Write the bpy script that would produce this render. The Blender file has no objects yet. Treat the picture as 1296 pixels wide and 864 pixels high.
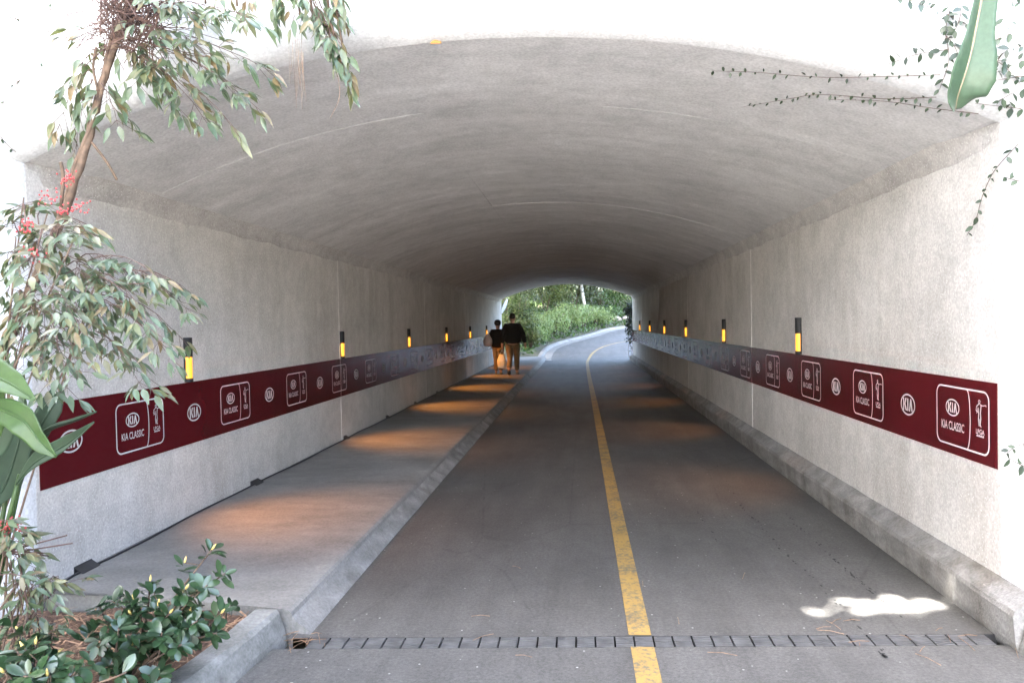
import bpy, bmesh, math, random
import numpy as np
from mathutils import Vector, Matrix, Quaternion
from mathutils.bvhtree import BVHTree
R = math.radians
rng = random.Random(7)
nrng = np.random.default_rng(11)
sc = bpy.context.scene
col = sc.collection

# ------------------------------------------------------------------ camera
HC = 1.62
YAW, PITCH, ROLL, FPX = 0.0893, -0.0242, -0.0202, 950.0
fw = Vector((-math.sin(YAW)*math.cos(PITCH), math.cos(YAW)*math.cos(PITCH), math.sin(PITCH)))
rt0 = Vector((math.cos(YAW), math.sin(YAW), 0)); up0 = rt0.cross(fw)
rt = rt0*math.cos(ROLL) + up0*math.sin(ROLL)
up = -rt0*math.sin(ROLL) + up0*math.cos(ROLL)
CAM = Vector((0, 0, HC))
cd = bpy.data.cameras.new('camera'); cam = bpy.data.objects.new('camera', cd); col.objects.link(cam)
cd.sensor_width = 36.0; cd.lens = 36.0*FPX/1296.0; cd.clip_start = 0.05; cd.clip_end = 1000
m3 = Matrix((rt, up, -fw)).transposed()
cam.matrix_world = Matrix.Translation(CAM) @ m3.to_4x4()
sc.camera = cam
def ray(u, v): return fw + rt*((u-648)/FPX) - up*((v-432)/FPX)
def at(u, v, Y):
    d = ray(u, v); return CAM + d*(Y/d.y)
def atx(u, v, X):
    d = ray(u, v); return CAM + d*(X/d.x)

# ------------------------------------------------------------------ light
SUN_EL = R(58); hx, hy = 0.6, 0.8
L = Vector((hx*math.cos(SUN_EL), hy*math.cos(SUN_EL), -math.sin(SUN_EL)))
w = bpy.data.worlds.new('World'); sc.world = w; w.use_nodes = True
nt = w.node_tree; bg = nt.nodes['Background']
sky = nt.nodes.new('ShaderNodeTexSky'); sky.sky_type = 'NISHITA'; sky.sun_disc = False
sky.sun_elevation = SUN_EL; sky.sun_rotation = math.atan2(-hx, -hy)
sky.air_density = 1.0; sky.dust_density = 5.0; sky.ozone_density = 1.0
nt.links.new(sky.outputs[0], bg.inputs[0]); bg.inputs[1].default_value = 0.08
sl = bpy.data.lights.new('sun', 'SUN'); sl.energy = 5.0; sl.angle = R(0.5); sl.color = (1.0, 0.97, 0.92)
so = bpy.data.objects.new('sun', sl); col.objects.link(so)
so.rotation_euler = L.to_track_quat('-Z', 'Y').to_euler(); so.location = (-20, -25, 30)
sc.view_settings.view_transform = 'Standard'; sc.view_settings.look = 'None'
sc.view_settings.gamma = 1.0; sc.view_settings.use_curve_mapping = False
sc.view_settings.exposure = 5.75
sc.render.engine = 'CYCLES'
sc.cycles.max_bounces = 10; sc.cycles.diffuse_bounces = 6
sc.cycles.use_denoising = True

# ------------------------------------------------------------------ materials
def mat(name):
    m = bpy.data.materials.new(name); m.use_nodes = True
    n = m.node_tree; b = n.nodes['Principled BSDF']; return m, n, b
def node(n, t, **kw):
    x = n.nodes.new(t)
    for k, v in kw.items():
        if k in x.inputs.keys() if hasattr(x.inputs, 'keys') else False: x.inputs[k].default_value = v
        else: setattr(x, k, v)
    return x
def coords(n, scale=(1, 1, 1), rot=(0, 0, 0)):
    g = n.nodes.new('ShaderNodeNewGeometry'); mp = n.nodes.new('ShaderNodeMapping')
    mp.inputs['Scale'].default_value = scale; mp.inputs['Rotation'].default_value = rot
    n.links.new(g.outputs['Position'], mp.inputs['Vector']); return mp.outputs[0]
def noise(n, vec, scale, detail=5, rough=0.55, dist=0):
    x = n.nodes.new('ShaderNodeTexNoise'); n.links.new(vec, x.inputs['Vector'])
    x.inputs['Scale'].default_value = scale; x.inputs['Detail'].default_value = detail
    x.inputs['Roughness'].default_value = rough; x.inputs['Distortion'].default_value = dist
    return x.outputs['Fac']
def ramp(n, fac, stops):
    x = n.nodes.new('ShaderNodeValToRGB'); n.links.new(fac, x.inputs[0])
    e = x.color_ramp.elements
    while len(e) < len(stops): e.new(0.5)
    for el, (p, c) in zip(e, stops):
        el.position = p; el.color = (c, c, c, 1) if isinstance(c, (int, float)) else (*c, 1)
    return x.outputs[0]
def mix(n, a, b, fac, mode='MIX'):
    x = n.nodes.new('ShaderNodeMixRGB'); x.blend_type = mode
    for s, v in ((1, a), (2, b)):
        if hasattr(v, 'is_linked') or hasattr(v, 'node'): n.links.new(v, x.inputs[s])
        else: x.inputs[s].default_value = (*v, 1) if len(v) == 3 else v
    if hasattr(fac, 'node'): n.links.new(fac, x.inputs[0])
    else: x.inputs[0].default_value = fac
    return x.outputs[0]
def bump(n, b, fac, strength, dist):
    x = n.nodes.new('ShaderNodeBump'); x.inputs['Strength'].default_value = strength; x.inputs['Distance'].default_value = dist
    n.links.new(fac, x.inputs['Height']); n.links.new(x.outputs[0], b.inputs['Normal'])
def plain(name, c, rough=0.6, metal=0, var=0.15, vs=12, spec=0.5):
    m, n, b = mat(name)
    f = noise(n, coords(n), vs, 4)
    r = ramp(n, f, [(0.3, tuple(x*(1-var) for x in c)), (0.7, tuple(min(1, x*(1+var)) for x in c))])
    n.links.new(r, b.inputs['Base Color']); b.inputs['Roughness'].default_value = rough; b.inputs['Metallic'].default_value = metal
    b.inputs['Specular IOR Level'].default_value = spec
    return m
def concrete(name, lo, hi, stretch, bigscale, speck=0.0, rough=0.85, streak=0.0, bmp=0.3, dirt=None, grit=0.6):
    m, n, b = mat(name)
    v = coords(n); vs = coords(n, stretch)
    f1 = noise(n, vs, bigscale, 6, 0.6, 0.4)
    c = ramp(n, f1, [(0.28, lo), (0.72, hi)])
    f2 = noise(n, v, 60, 3)
    c = mix(n, c, ramp(n, f2, [(0.3, 0.66), (0.7, 1.2)]), grit, 'MULTIPLY')
    c = mix(n, c, ramp(n, noise(n, v, 9, 6, 0.65), [(0.32, 0.82), (0.68, 1.1)]), grit, 'MULTIPLY')
    f4 = noise(n, v, 0.7, 4, 0.6)
    c = mix(n, c, ramp(n, f4, [(0.3, 0.84), (0.7, 1.06)]), 0.6, 'MULTIPLY')
    if streak:
        vv = coords(n, (4, 4, 0.4)); f3 = noise(n, vv, 1.0, 5, 0.6, 0.6)
        st = ramp(n, f3, [(0.3, (0.62, 0.57, 0.52)), (0.6, (1, 1, 1))]); msk = ramp(n, noise(n, v, 0.55, 3), [(0.4, 0.15), (0.6, 1.0)])
        c = mix(n, c, mix(n, (1, 1, 1), st, msk), streak, 'MULTIPLY')
    if speck:
        vo = n.nodes.new('ShaderNodeTexVoronoi'); n.links.new(v, vo.inputs['Vector']); vo.inputs['Scale'].default_value = 60
        sp = ramp(n, vo.outputs['Distance'], [(0.0, 1.0), (0.16, 1.0), (0.24, 0.0)])
        pick = ramp(n, noise(n, v, 31, 1), [(0.47, 0.0), (0.53, 1.0)])
        mm = mix(n, sp, pick, 1.0, 'MULTIPLY')
        c = mix(n, c, (0.66, 0.64, 0.61), mm)
        vo2 = n.nodes.new('ShaderNodeTexVoronoi'); n.links.new(v, vo2.inputs['Vector']); vo2.inputs['Scale'].default_value = 9
        pit = ramp(n, vo2.outputs['Distance'], [(0.0, 0.3), (0.035, 0.35), (0.06, 1.0)])
        c = mix(n, c, pit, 0.6, 'MULTIPLY')
    if dirt: c = dirt(n, c)
    n.links.new(c, b.inputs['Base Color']); b.inputs['Roughness'].default_value = rough; b.inputs['Specular IOR Level'].default_value = 0.3
    h = mix(n, noise(n, v, 90, 4), noise(n, v, 14, 5), 0.5)
    bump(n, b, h, bmp, 0.01)
    return m
M = {}
M['wall'] = concrete('wall_concrete', (0.43, 0.413, 0.388), (0.565, 0.545, 0.515), (1, 1, 1), 1.6, speck=1, streak=0.42, bmp=0.45)
def trowel(n, c):
    v2 = coords(n, (0.6, 2.4, 0.6)); f = noise(n, v2, 2.0, 8, 0.7, 0.8)
    c = mix(n, c, ramp(n, f, [(0.3, 0.76), (0.7, 1.06)]), 0.38, 'MULTIPLY')
    return mix(n, c, ramp(n, noise(n, coords(n), 2.6, 6, 0.6, 0.5), [(0.35, 0.84), (0.62, 1.05)]), 0.6, 'MULTIPLY')
M['vault'] = concrete('vault_concrete', (0.48, 0.475, 0.47), (0.61, 0.604, 0.598), (0.5, 2, 0.5), 1.2, bmp=0.25, dirt=trowel)
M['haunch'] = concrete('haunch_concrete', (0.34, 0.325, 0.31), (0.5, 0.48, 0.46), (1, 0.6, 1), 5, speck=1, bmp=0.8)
M['seal'] = plain('joint_sealant', (0.62, 0.6, 0.57), 0.8)
M['plaster'] = concrete('white_plaster', (0.49, 0.50, 0.51), (0.57, 0.575, 0.58), (1, 1, 1), 1.2, bmp=0.15)
def roaddirt(n, c):
    v = coords(n)
    vo = n.nodes.new('ShaderNodeTexVoronoi'); n.links.new(v, vo.inputs['Vector']); vo.inputs['Scale'].default_value = 11
    sp = ramp(n, vo.outputs['Distance'], [(0.0, 1.0), (0.045, 1.0), (0.08, 0.0)])
    pk = ramp(n, noise(n, v, 5, 1), [(0.44, 0.0), (0.5, 1.0)])
    c = mix(n, c, (0.30, 0.295, 0.285), mix(n, sp, pk, 1.0, 'MULTIPLY'))
    v2 = coords(n, (3.0, 0.35, 1)); f = noise(n, v2, 1.3, 5, 0.6, 0.5)
    c = mix(n, c, ramp(n, f, [(0.3, 0.7), (0.66, 1.08)]), 0.7, 'MULTIPLY')
    sx = n.nodes.new('ShaderNodeSeparateXYZ'); n.links.new(v, sx.inputs[0])
    # dotted drips of tar in lines along the lane
    wv = n.nodes.new('ShaderNodeTexVoronoi'); n.links.new(coords(n, (3.1, 11, 1)), wv.inputs['Vector']); wv.inputs['Scale'].default_value = 1
    wv.inputs['Randomness'].default_value = 0.35
    dt = ramp(n, wv.outputs['Distance'], [(0.0, 1.0), (0.05, 1.0), (0.08, 0.0)])
    pk2 = ramp(n, noise(n, coords(n, (1.6, 0.4, 1)), 1.3, 3), [(0.5, 0.0), (0.54, 1.0)])
    c = mix(n, c, ramp(n, noise(n, v, 170, 3, 0.7), [(0.32, 0.6), (0.68, 1.35)]), 0.6, 'MULTIPLY')
    c = mix(n, c, ramp(n, noise(n, v, 48, 5, 0.75), [(0.34, 0.62), (0.66, 1.3)]), 0.7, 'MULTIPLY')
    cr = n.nodes.new('ShaderNodeTexVoronoi'); cr.feature = 'DISTANCE_TO_EDGE'; n.links.new(coords(n, (0.5, 0.22, 1)), cr.inputs['Vector']); cr.inputs['Scale'].default_value = 1.3
    c = mix(n, c, ramp(n, mix(n, cr.outputs['Distance'], noise(n, v, 6, 4), 0.03), [(0.012, 0.55), (0.02, 1.0)]), 0.5, 'MULTIPLY')
    return mix(n, c, (0.05, 0.05, 0.05), mix(n, dt, pk2, 1.0, 'MULTIPLY'))
M['road'] = concrete('road_concrete', (0.073, 0.0705, 0.066), (0.106, 0.1025, 0.0965), (1, 0.6, 1), 2.0, bmp=0.4, rough=0.7, dirt=roaddirt)
M['walk'] = concrete('walkway_concrete', (0.155, 0.149, 0.138), (0.23, 0.222, 0.207), (0.6, 1.6, 1), 1.8, bmp=0.3, dirt=trowel)
M['kerb'] = concrete('kerb_concrete', (0.15, 0.147, 0.14), (0.29, 0.284, 0.27), (1, 1, 2.5), 4, streak=0.9, bmp=1.0)
M['oldkerb'] = concrete('weathered_kerb_concrete', (0.11, 0.11, 0.10), (0.25, 0.25, 0.235), (1, 1, 2), 5, streak=0.6, bmp=0.8)
def paintwear(name, c, under, thr=0.42):
    m, n, b = mat(name); v = coords(n)
    f = noise(n, v, 38, 6, 0.7); f2 = noise(n, v, 5, 4)
    k = ramp(n, mix(n, f, f2, 0.35), [(thr-0.06, 0.0), (thr+0.02, 1.0)])
    cc = mix(n, under, tuple(c), k)
    cc = mix(n, cc, ramp(n, noise(n, v, 3, 4), [(0.3, 0.75), (0.7, 1.05)]), 0.8, 'MULTIPLY')
    n.links.new(cc, b.inputs['Base Color']); b.inputs['Roughness'].default_value = 0.7
    bump(n, b, f, 0.3, 0.004); return m
M['yellow'] = paintwear('yellow_road_paint', (0.29, 0.185, 0.05), (0.12, 0.10, 0.065), 0.485)
M['white'] = paintwear('white_print', (0.50, 0.49, 0.49), (0.4, 0.38, 0.38), 0.2)
def banner_mat():
    m, n, b = mat('maroon_vinyl'); v = coords(n)
    f = noise(n, v, 2.2, 4)
    n.links.new(ramp(n, f, [(0.3, (0.062, 0.005, 0.0075)), (0.7, (0.073, 0.006, 0.0088))]), b.inputs['Base Color'])
    fs = noise(n, coords(n, (9, 9, 0.9)), 1.6, 5, 0.65)
    n.links.new(ramp(n, fs, [(0.3, 0.22), (0.7, 0.27)]), b.inputs['Roughness'])
    b.inputs['Specular IOR Level'].default_value = 0.28
    bump(n, b, mix(n, fs, noise(n, v, 60, 3), 0.3), 0.03, 0.003)
    return m
M['banner'] = banner_mat()
M['black'] = plain('black_metal', (0.007, 0.007, 0.008), 0.6, 0, .15, 12, .25)
def amber():
    m, n, b = mat('amber_lens'); v = coords(n)
    b.inputs['Base Color'].default_value = (0.3, 0.12, 0.01, 1)
    c = ramp(n, noise(n, v, 40, 2), [(0.3, (1.0, 0.30, 0.015)), (0.7, (1.0, 0.40, 0.04))])
    n.links.new(c, b.inputs['Emission Color']); b.inputs['Emission Strength'].default_value = 0.045
    return m
M['amber'] = amber()
M['cable'] = plain('black_rubber', (0.02, 0.02, 0.022), 0.6)
M['steelplate'] = plain('dark_steel_plate', (0.06, 0.06, 0.062), 0.5, 0.6)
M['grate'] = plain('galvanised_grate', (0.085, 0.085, 0.085), 0.5, 0.2, 0.35, 14)
M['dark'] = plain('dark_channel', (0.02, 0.02, 0.02), 0.9)
M['pvc'] = plain('white_pvc', (0.75, 0.75, 0.73), 0.4)
M['redcap'] = plain('red_cap', (0.18, 0.03, 0.025), 0.5)
def soilm():
    m, n, b = mat('mulch_soil'); v = coords(n)
    f = noise(n, v, 30, 8, 0.75)
    n.links.new(ramp(n, f, [(0.3, (0.03, 0.016, 0.01)), (0.5, (0.10, 0.055, 0.033)), (0.72, (0.2, 0.125, 0.08))]), b.inputs['Base Color'])
    b.inputs['Roughness'].default_value = 0.95; bump(n, b, f, 1.0, 0.03); return m
M['soil'] = soilm()
def groundm():
    m, n, b = mat('ground_cover'); v = coords(n)
    f = noise(n, v, 2.5, 8, 0.7)
    n.links.new(ramp(n, f, [(0.3, (0.035, 0.03, 0.02)), (0.5, (0.06, 0.055, 0.03)), (0.7, (0.07, 0.09, 0.035))]), b.inputs['Base Color'])
    b.inputs['Roughness'].default_value = 0.95; bump(n, b, f, 1.0, 0.1); return m
M['ground'] = groundm()
M['needle'] = plain('dry_needles', (0.22, 0.13, 0.075), 0.8, var=0.5, vs=40)
M['bark'] = plain('brown_bark', (0.085, 0.055, 0.036), 0.85, var=0.5, vs=25)
M['palebark'] = plain('pale_bark', (0.42, 0.40, 0.36), 0.85, var=0.3, vs=6)
M['deadtwig'] = plain('dead_twig', (0.06, 0.032, 0.024), 0.9, var=0.4)
M['vinestem'] = plain('vine_stem', (0.08, 0.045, 0.035), 0.85)
M['berry'] = plain('red_berry', (0.26, 0.018, 0.02), 0.35, var=0.35, vs=30)
def leafm(name, cols, rough=0.4, trans=0.25, tip=None, spec=0.5):
    m, n, b = mat(name)
    oi = n.nodes.new('ShaderNodeObjectInfo'); g = n.nodes.new('ShaderNodeNewGeometry')
    ad = n.nodes.new('ShaderNodeMath'); ad.operation = 'ADD'
    n.links.new(oi.outputs['Random'], ad.inputs[0]); n.links.new(g.outputs['Random Per Island'], ad.inputs[1])
    fr = n.nodes.new('ShaderNodeMath'); fr.operation = 'FRACT'; n.links.new(ad.outputs[0], fr.inputs[0])
    k = len(cols)
    c = ramp(n, fr.outputs[0], [(i/max(1, k-1), cc) for i, cc in enumerate(cols)])
    f = noise(n, coords(n), 45, 3)
    c = mix(n, c, ramp(n, f, [(0.3, 0.75), (0.7, 1.15)]), 0.6, 'MULTIPLY')
    n.links.new(c, b.inputs['Base Color']); b.inputs['Roughness'].default_value = rough; b.inputs['Specular IOR Level'].default_value = spec
    tr = n.nodes.new('ShaderNodeBsdfTranslucent'); ms = n.nodes.new('ShaderNodeMixShader'); ms.inputs[0].default_value = trans
    n.links.new(mix(n, c, (1.4, 1.7, 0.5), 0.5, 'MULTIPLY'), tr.inputs[0])
    n.links.new(b.outputs[0], ms.inputs[1]); n.links.new(tr.outputs[0], ms.inputs[2])
    n.links.new(ms.outputs[0], n.nodes['Material Output'].inputs[0])
    return m
M['nandina'] = leafm('nandina_leaf', [(0.057, 0.089, 0.049), (0.069, 0.101, 0.060), (0.086, 0.115, 0.065), (0.048, 0.079, 0.043), (0.122, 0.122, 0.057), (0.065, 0.101, 0.065), (0.144, 0.101, 0.050), (0.079, 0.107, 0.071)], 0.42)
M['glossy'] = leafm('glossy_leaf', [(0.014, 0.036, 0.014), (0.02, 0.046, 0.018), (0.026, 0.055, 0.02), (0.014, 0.032, 0.015), (0.032, 0.058, 0.022)], 0.3, 0.08)
M['figleaf'] = leafm('creeper_leaf', [(0.012, 0.026, 0.012), (0.02, 0.038, 0.018), (0.025, 0.044, 0.02), (0.012, 0.022, 0.012)], 0.5, 0.08)
M['strel_dark'] = leafm('large_leaf_dark', [(0.012, 0.028, 0.014), (0.017, 0.035, 0.017)], 0.55, 0.06, None, 0.25)
M['strel_light'] = leafm('large_leaf_light', [(0.026, 0.055, 0.015), (0.038, 0.068, 0.02)], 0.45, 0.12, None, 0.3)
M['strel_top'] = leafm('large_leaf_grey_green', [(0.04, 0.07, 0.042), (0.05, 0.082, 0.05)], 0.45, 0.1, None, 0.3)
M['midrib'] = plain('leaf_midrib', (0.2, 0.15, 0.10), 0.5)
M['bud'] = plain('yellow_bud', (0.45, 0.33, 0.10), 0.6)
M['dryleaf'] = plain('orange_dry_leaf', (0.33, 0.14, 0.03), 0.7)
M['pale_shrub'] = leafm('pale_shrub_leaf', [(0.155, 0.210, 0.074), (0.217, 0.268, 0.107), (0.108, 0.171, 0.051), (0.263, 0.300, 0.146), (0.132, 0.204, 0.051)], 0.55, 0.3)
M['yellow_shrub'] = leafm('yellow_green_leaf', [(0.047, 0.074, 0.017), (0.074, 0.101, 0.024), (0.108, 0.115, 0.031), (0.034, 0.061, 0.017)], 0.5, 0.3)
M['olive'] = leafm('olive_leaf', [(0.029, 0.041, 0.015), (0.048, 0.062, 0.022), (0.078, 0.089, 0.040), (0.020, 0.031, 0.011), (0.065, 0.068, 0.018)], 0.5, 0.25)
M['bright'] = leafm('bright_green_leaf', [(0.035, 0.069, 0.015), (0.052, 0.099, 0.020), (0.076, 0.122, 0.035), (0.023, 0.046, 0.012)], 0.4, 0.3)
M['darkvine'] = leafm('dark_creeper_leaf', [(0.02, 0.03, 0.025), (0.03, 0.035, 0.03), (0.035, 0.06, 0.028)], 0.5, 0.1)
M['skin'] = plain('skin', (0.42, 0.22, 0.15), 0.5, var=0.08)
M['hair'] = plain('dark_hair', (0.015, 0.012, 0.01), 0.5)
M['jacket'] = plain('black_cloth', (0.008, 0.008, 0.009), 0.9)
M['khaki'] = plain('khaki_cloth', (0.17, 0.12, 0.07), 0.9)
M['shoe'] = plain('grey_shoe', (0.16, 0.15, 0.14), 0.7)
M['sole'] = plain('black_sole', (0.02, 0.02, 0.02), 0.7)
M['plasticbag'] = plain('white_plastic_bag', (0.55, 0.53, 0.5), 0.45)
M['pinkbag'] = plain('pale_leather', (0.40, 0.34, 0.33), 0.5)
M['mirrorface'] = plain('white_panel', (0.8, 0.82, 0.85), 0.25)
M['rock'] = plain('pale_rock', (0.38, 0.33, 0.29), 0.9, var=0.3)

# ------------------------------------------------------------------ helpers
def wloc(o):
    v = Vector((0, 0, 0))
    while o is not None: v += o.location; o = o.parent
    return v
def tag(o, label=None, cat=None, group=None, kind=None):
    if label: o['label'] = label
    if cat: o['category'] = cat
    if group: o['group'] = group
    if kind: o['kind'] = kind
    return o
def thing(name, label, cat, loc=(0, 0, 0), group=None):
    o = bpy.data.objects.new(name, None); o.empty_display_size = 0.1; col.objects.link(o); o.location = loc
    return tag(o, label, cat, group)
class MB:
    def __init__(s): s.v = []; s.f = []
    def add(s, vs, fs):
        k = len(s.v); s.v += [tuple(x) for x in vs]; s.f += [tuple(i+k for i in f) for f in fs]; return s
    def box(s, a, b):
        (x0, y0, z0), (x1, y1, z1) = a, b
        return s.add([(x0,y0,z0),(x1,y0,z0),(x1,y1,z0),(x0,y1,z0),(x0,y0,z1),(x1,y0,z1),(x1,y1,z1),(x0,y1,z1)],
              [(0,3,2,1),(4,5,6,7),(0,1,5,4),(1,2,6,5),(2,3,7,6),(3,0,4,7)])
    def bevbox(s, a, b, r):
        bm = bmesh.new(); bmesh.ops.create_cube(bm, size=1)
        a, b = Vector(a), Vector(b)
        for v in bm.verts: v.co = Vector(((a[i]+b[i])/2 + v.co[i]*(b[i]-a[i]) for i in range(3)))
        bmesh.ops.bevel(bm, geom=bm.edges[:], offset=r, segments=2, affect='EDGES', profile=0.5)
        bm.verts.index_update()
        s.add([v.co[:] for v in bm.verts], [[v.index for v in f.verts] for f in bm.faces]); bm.free(); return s
    def tube(s, pts, rad, n=6, cap=True):
        pts = [Vector(p) for p in pts]; k0 = len(s.v); m = len(pts)
        if not hasattr(rad, '__len__'): rad = [rad]*m
        ref = Vector((0.3, 0.2, 0.93))
        for i, p in enumerate(pts):
            d = (pts[min(i+1, m-1)] - pts[max(i-1, 0)])
            d = d.normalized() if d.length > 1e-9 else Vector((0, 0, 1))
            a = d.cross(ref)
            if a.length < 1e-3: a = d.cross(Vector((1, 0, 0)))
            a.normalize(); b = d.cross(a)
            for j in range(n):
                t = 2*math.pi*j/n; s.v.append(tuple(p + (a*math.cos(t)+b*math.sin(t))*rad[i]))
        for i in range(m-1):
            for j in range(n):
                s.f.append((k0+i*n+j, k0+i*n+(j+1) % n, k0+(i+1)*n+(j+1) % n, k0+(i+1)*n+j))
        if cap:
            s.f.append(tuple(k0+j for j in range(n))[::-1]); s.f.append(tuple(k0+(m-1)*n+j for j in range(n)))
        return s
    def loft(s, rings, cap=True):
        k0 = len(s.v); n = len(rings[0])
        for r in rings: s.v += [tuple(p) for p in r]
        for i in range(len(rings)-1):
            for j in range(n):
                s.f.append((k0+i*n+j, k0+i*n+(j+1) % n, k0+(i+1)*n+(j+1) % n, k0+(i+1)*n+j))
        if cap: s.f.append(tuple(range(k0+n-1, k0-1, -1))); s.f.append(tuple(k0+(len(rings)-1)*n+j for j in range(n)))
        return s
    def grid(s, rows):
        k0 = len(s.v); n = len(rows[0])
        for r in rows: s.v += [tuple(p) for p in r]
        for i in range(len(rows)-1):
            for j in range(n-1):
                s.f.append((k0+i*n+j, k0+i*n+j+1, k0+(i+1)*n+j+1, k0+(i+1)*n+j))
        return s
    def ball(s, c, r, seg=8, rings=5):
        c = Vector(c); rows = []
        for i in range(rings+1):
            a = math.pi*i/rings
            rows.append([c + Vector((math.sin(a)*math.cos(2*math.pi*j/seg), math.sin(a)*math.sin(2*math.pi*j/seg), math.cos(a)))*max(r*1.0, 1e-5) for j in range(seg+1)])
        return s.grid(rows)
    def build(s, name, m, parent=None, smooth=False, kind=None, loc=None):
        o0 = wloc(parent) if parent is not None else Vector(loc or (0, 0, 0))
        me = bpy.data.meshes.new(name)
        me.from_pydata([(x-o0.x, y-o0.y, z-o0.z) for x, y, z in s.v], [], s.f)
        if smooth:
            me.polygons.foreach_set('use_smooth', [True]*len(me.polygons))
        me.materials.append(m); me.update()
        o = bpy.data.objects.new(name, me); col.objects.link(o)
        if parent is not None: o.parent = parent
        else: o.location = o0
        if kind: o['kind'] = kind
        return o
def fix_normals(o):
    bm = bmesh.new(); bm.from_mesh(o.data); bmesh.ops.remove_doubles(bm, verts=bm.verts[:], dist=1e-5)
    bmesh.ops.recalc_face_normals(bm, faces=bm.faces[:]); bm.to_mesh(o.data); bm.free()
def fix_mb(mb): return mb
ORD = ['first', 'second', 'third', 'fourth', 'fifth', 'sixth', 'seventh', 'eighth', 'ninth', 'tenth', 'eleventh', 'twelfth', 'thirteenth', 'fourteenth']

# ------------------------------------------------------------------ tunnel
XL, XR, Y0, Y1, H, APEX = -3.131, 2.145, 4.04, 30.46, 2.585, 3.15
XC = (XL+XR)/2; half = (XR-XL)/2; rise = APEX-H
RAD = (half*half+rise*rise)/(2*rise)
def vz(x): return APEX - RAD + math.sqrt(max(0, RAD*RAD-(x-XC)**2))
HW = 0.128
JOINTS = [Y0, 9.6, 15.1, 20.6, 26.1, Y1]
tunnel = thing('tunnel', 'arched concrete pedestrian and cart tunnel with white rounded portal', 'tunnel', (XC, Y0, 0))
G = 0.006
for X, sgn in ((XL, -1), (XR, 1)):
    for a, b in zip(JOINTS, JOINTS[1:]):
        mb = MB(); x0, x1 = sorted((X, X+sgn*0.3))
        g0 = 0 if a == Y0 else G; g1 = 0 if b == Y1 else G
        mb.bevbox((x0, a+g0, -0.2), (x1, b-g1, H), 0.006); mb.build('wall_panel', M['wall'], tunnel)
    for b in JOINTS[1:-1]:
        x0, x1 = sorted((X-sgn*0.003, X+sgn*0.05))
        MB().box((x0, b-G-0.001, 0), (x1, b+G+0.001, H-0.01)).build('joint_seal', M['seal'], tunnel)
    # rough haunch strip where wall meets vault
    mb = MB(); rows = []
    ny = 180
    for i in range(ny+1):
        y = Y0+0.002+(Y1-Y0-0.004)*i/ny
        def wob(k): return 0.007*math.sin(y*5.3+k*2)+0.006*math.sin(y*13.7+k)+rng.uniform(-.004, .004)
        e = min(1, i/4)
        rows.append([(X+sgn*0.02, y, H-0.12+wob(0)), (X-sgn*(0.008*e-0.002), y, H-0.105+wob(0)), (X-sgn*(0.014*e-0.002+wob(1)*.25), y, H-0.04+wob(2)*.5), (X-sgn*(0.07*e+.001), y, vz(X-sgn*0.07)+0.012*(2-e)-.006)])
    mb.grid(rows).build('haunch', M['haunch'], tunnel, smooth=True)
VY = [Y0, 5.3, 9.6, 15.1, 20.6, 26.1, Y1]; VX = [XL-0.3, -2.32, -1.08, 0.2, 1.32, XR+0.3]
for a, b in zip(VY, VY[1:]):
    for c, d in zip(VX, VX[1:]):
        g0 = 0 if a == Y0 else 0.001; g1 = 0 if b == Y1 else 0.001
        n = 10; bot = []; top = []
        for i in range(n+1):
            x = c+0.0004+(d-c-0.0008)*i/n
            z = vz(x) if XL <= x <= XR else H-0.001
            bot.append((x, z))
        dz = rng.uniform(-0.001, 0.001)
        mb = MB()
        ys = [a+g0, b-g1]
        mb.loft([[(x, y, z+dz) for x, z in bot]+[(x, y, z+0.3) for x, z in reversed(bot)] for y in ys])
        mb.build('vault_panel', M['vault'], tunnel)
# thin raised form lines on the vault joints
def vault_rib(p, q, rad):
    mb = MB(); n = 24; mb.tube([(p[0]+(q[0]-p[0])*i/n, p[1]+(q[1]-p[1])*i/n, vz(p[0]+(q[0]-p[0])*i/n)) for i in range(n+1)], rad, 5)
    return mb.build('form_line', M['vault'], tunnel, smooth=True)
for y in (9.6, 15.1, 20.6, 26.1): vault_rib((XL+.1, y), (XR-.1, y), 0.0018 if y > 9.7 else 0.003)
vault_rib((XL+.3, 5.3), (XR-.3, 5.3), 0.0004)
for p, q in (((-1.08, 5.4), (-1.08, 7.6)), ((1.32, 6), (1.32, 9.5)), ((.2, 5.3), (.2, 8.5)), ((-2.32, 4.9), (-2.32, 6.4)), ((-1.9, 10.3), (-.7, 10.3)), ((-1.5, 12.4), (-.2, 12.4))): vault_rib(p, q, 0.0012)
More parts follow.
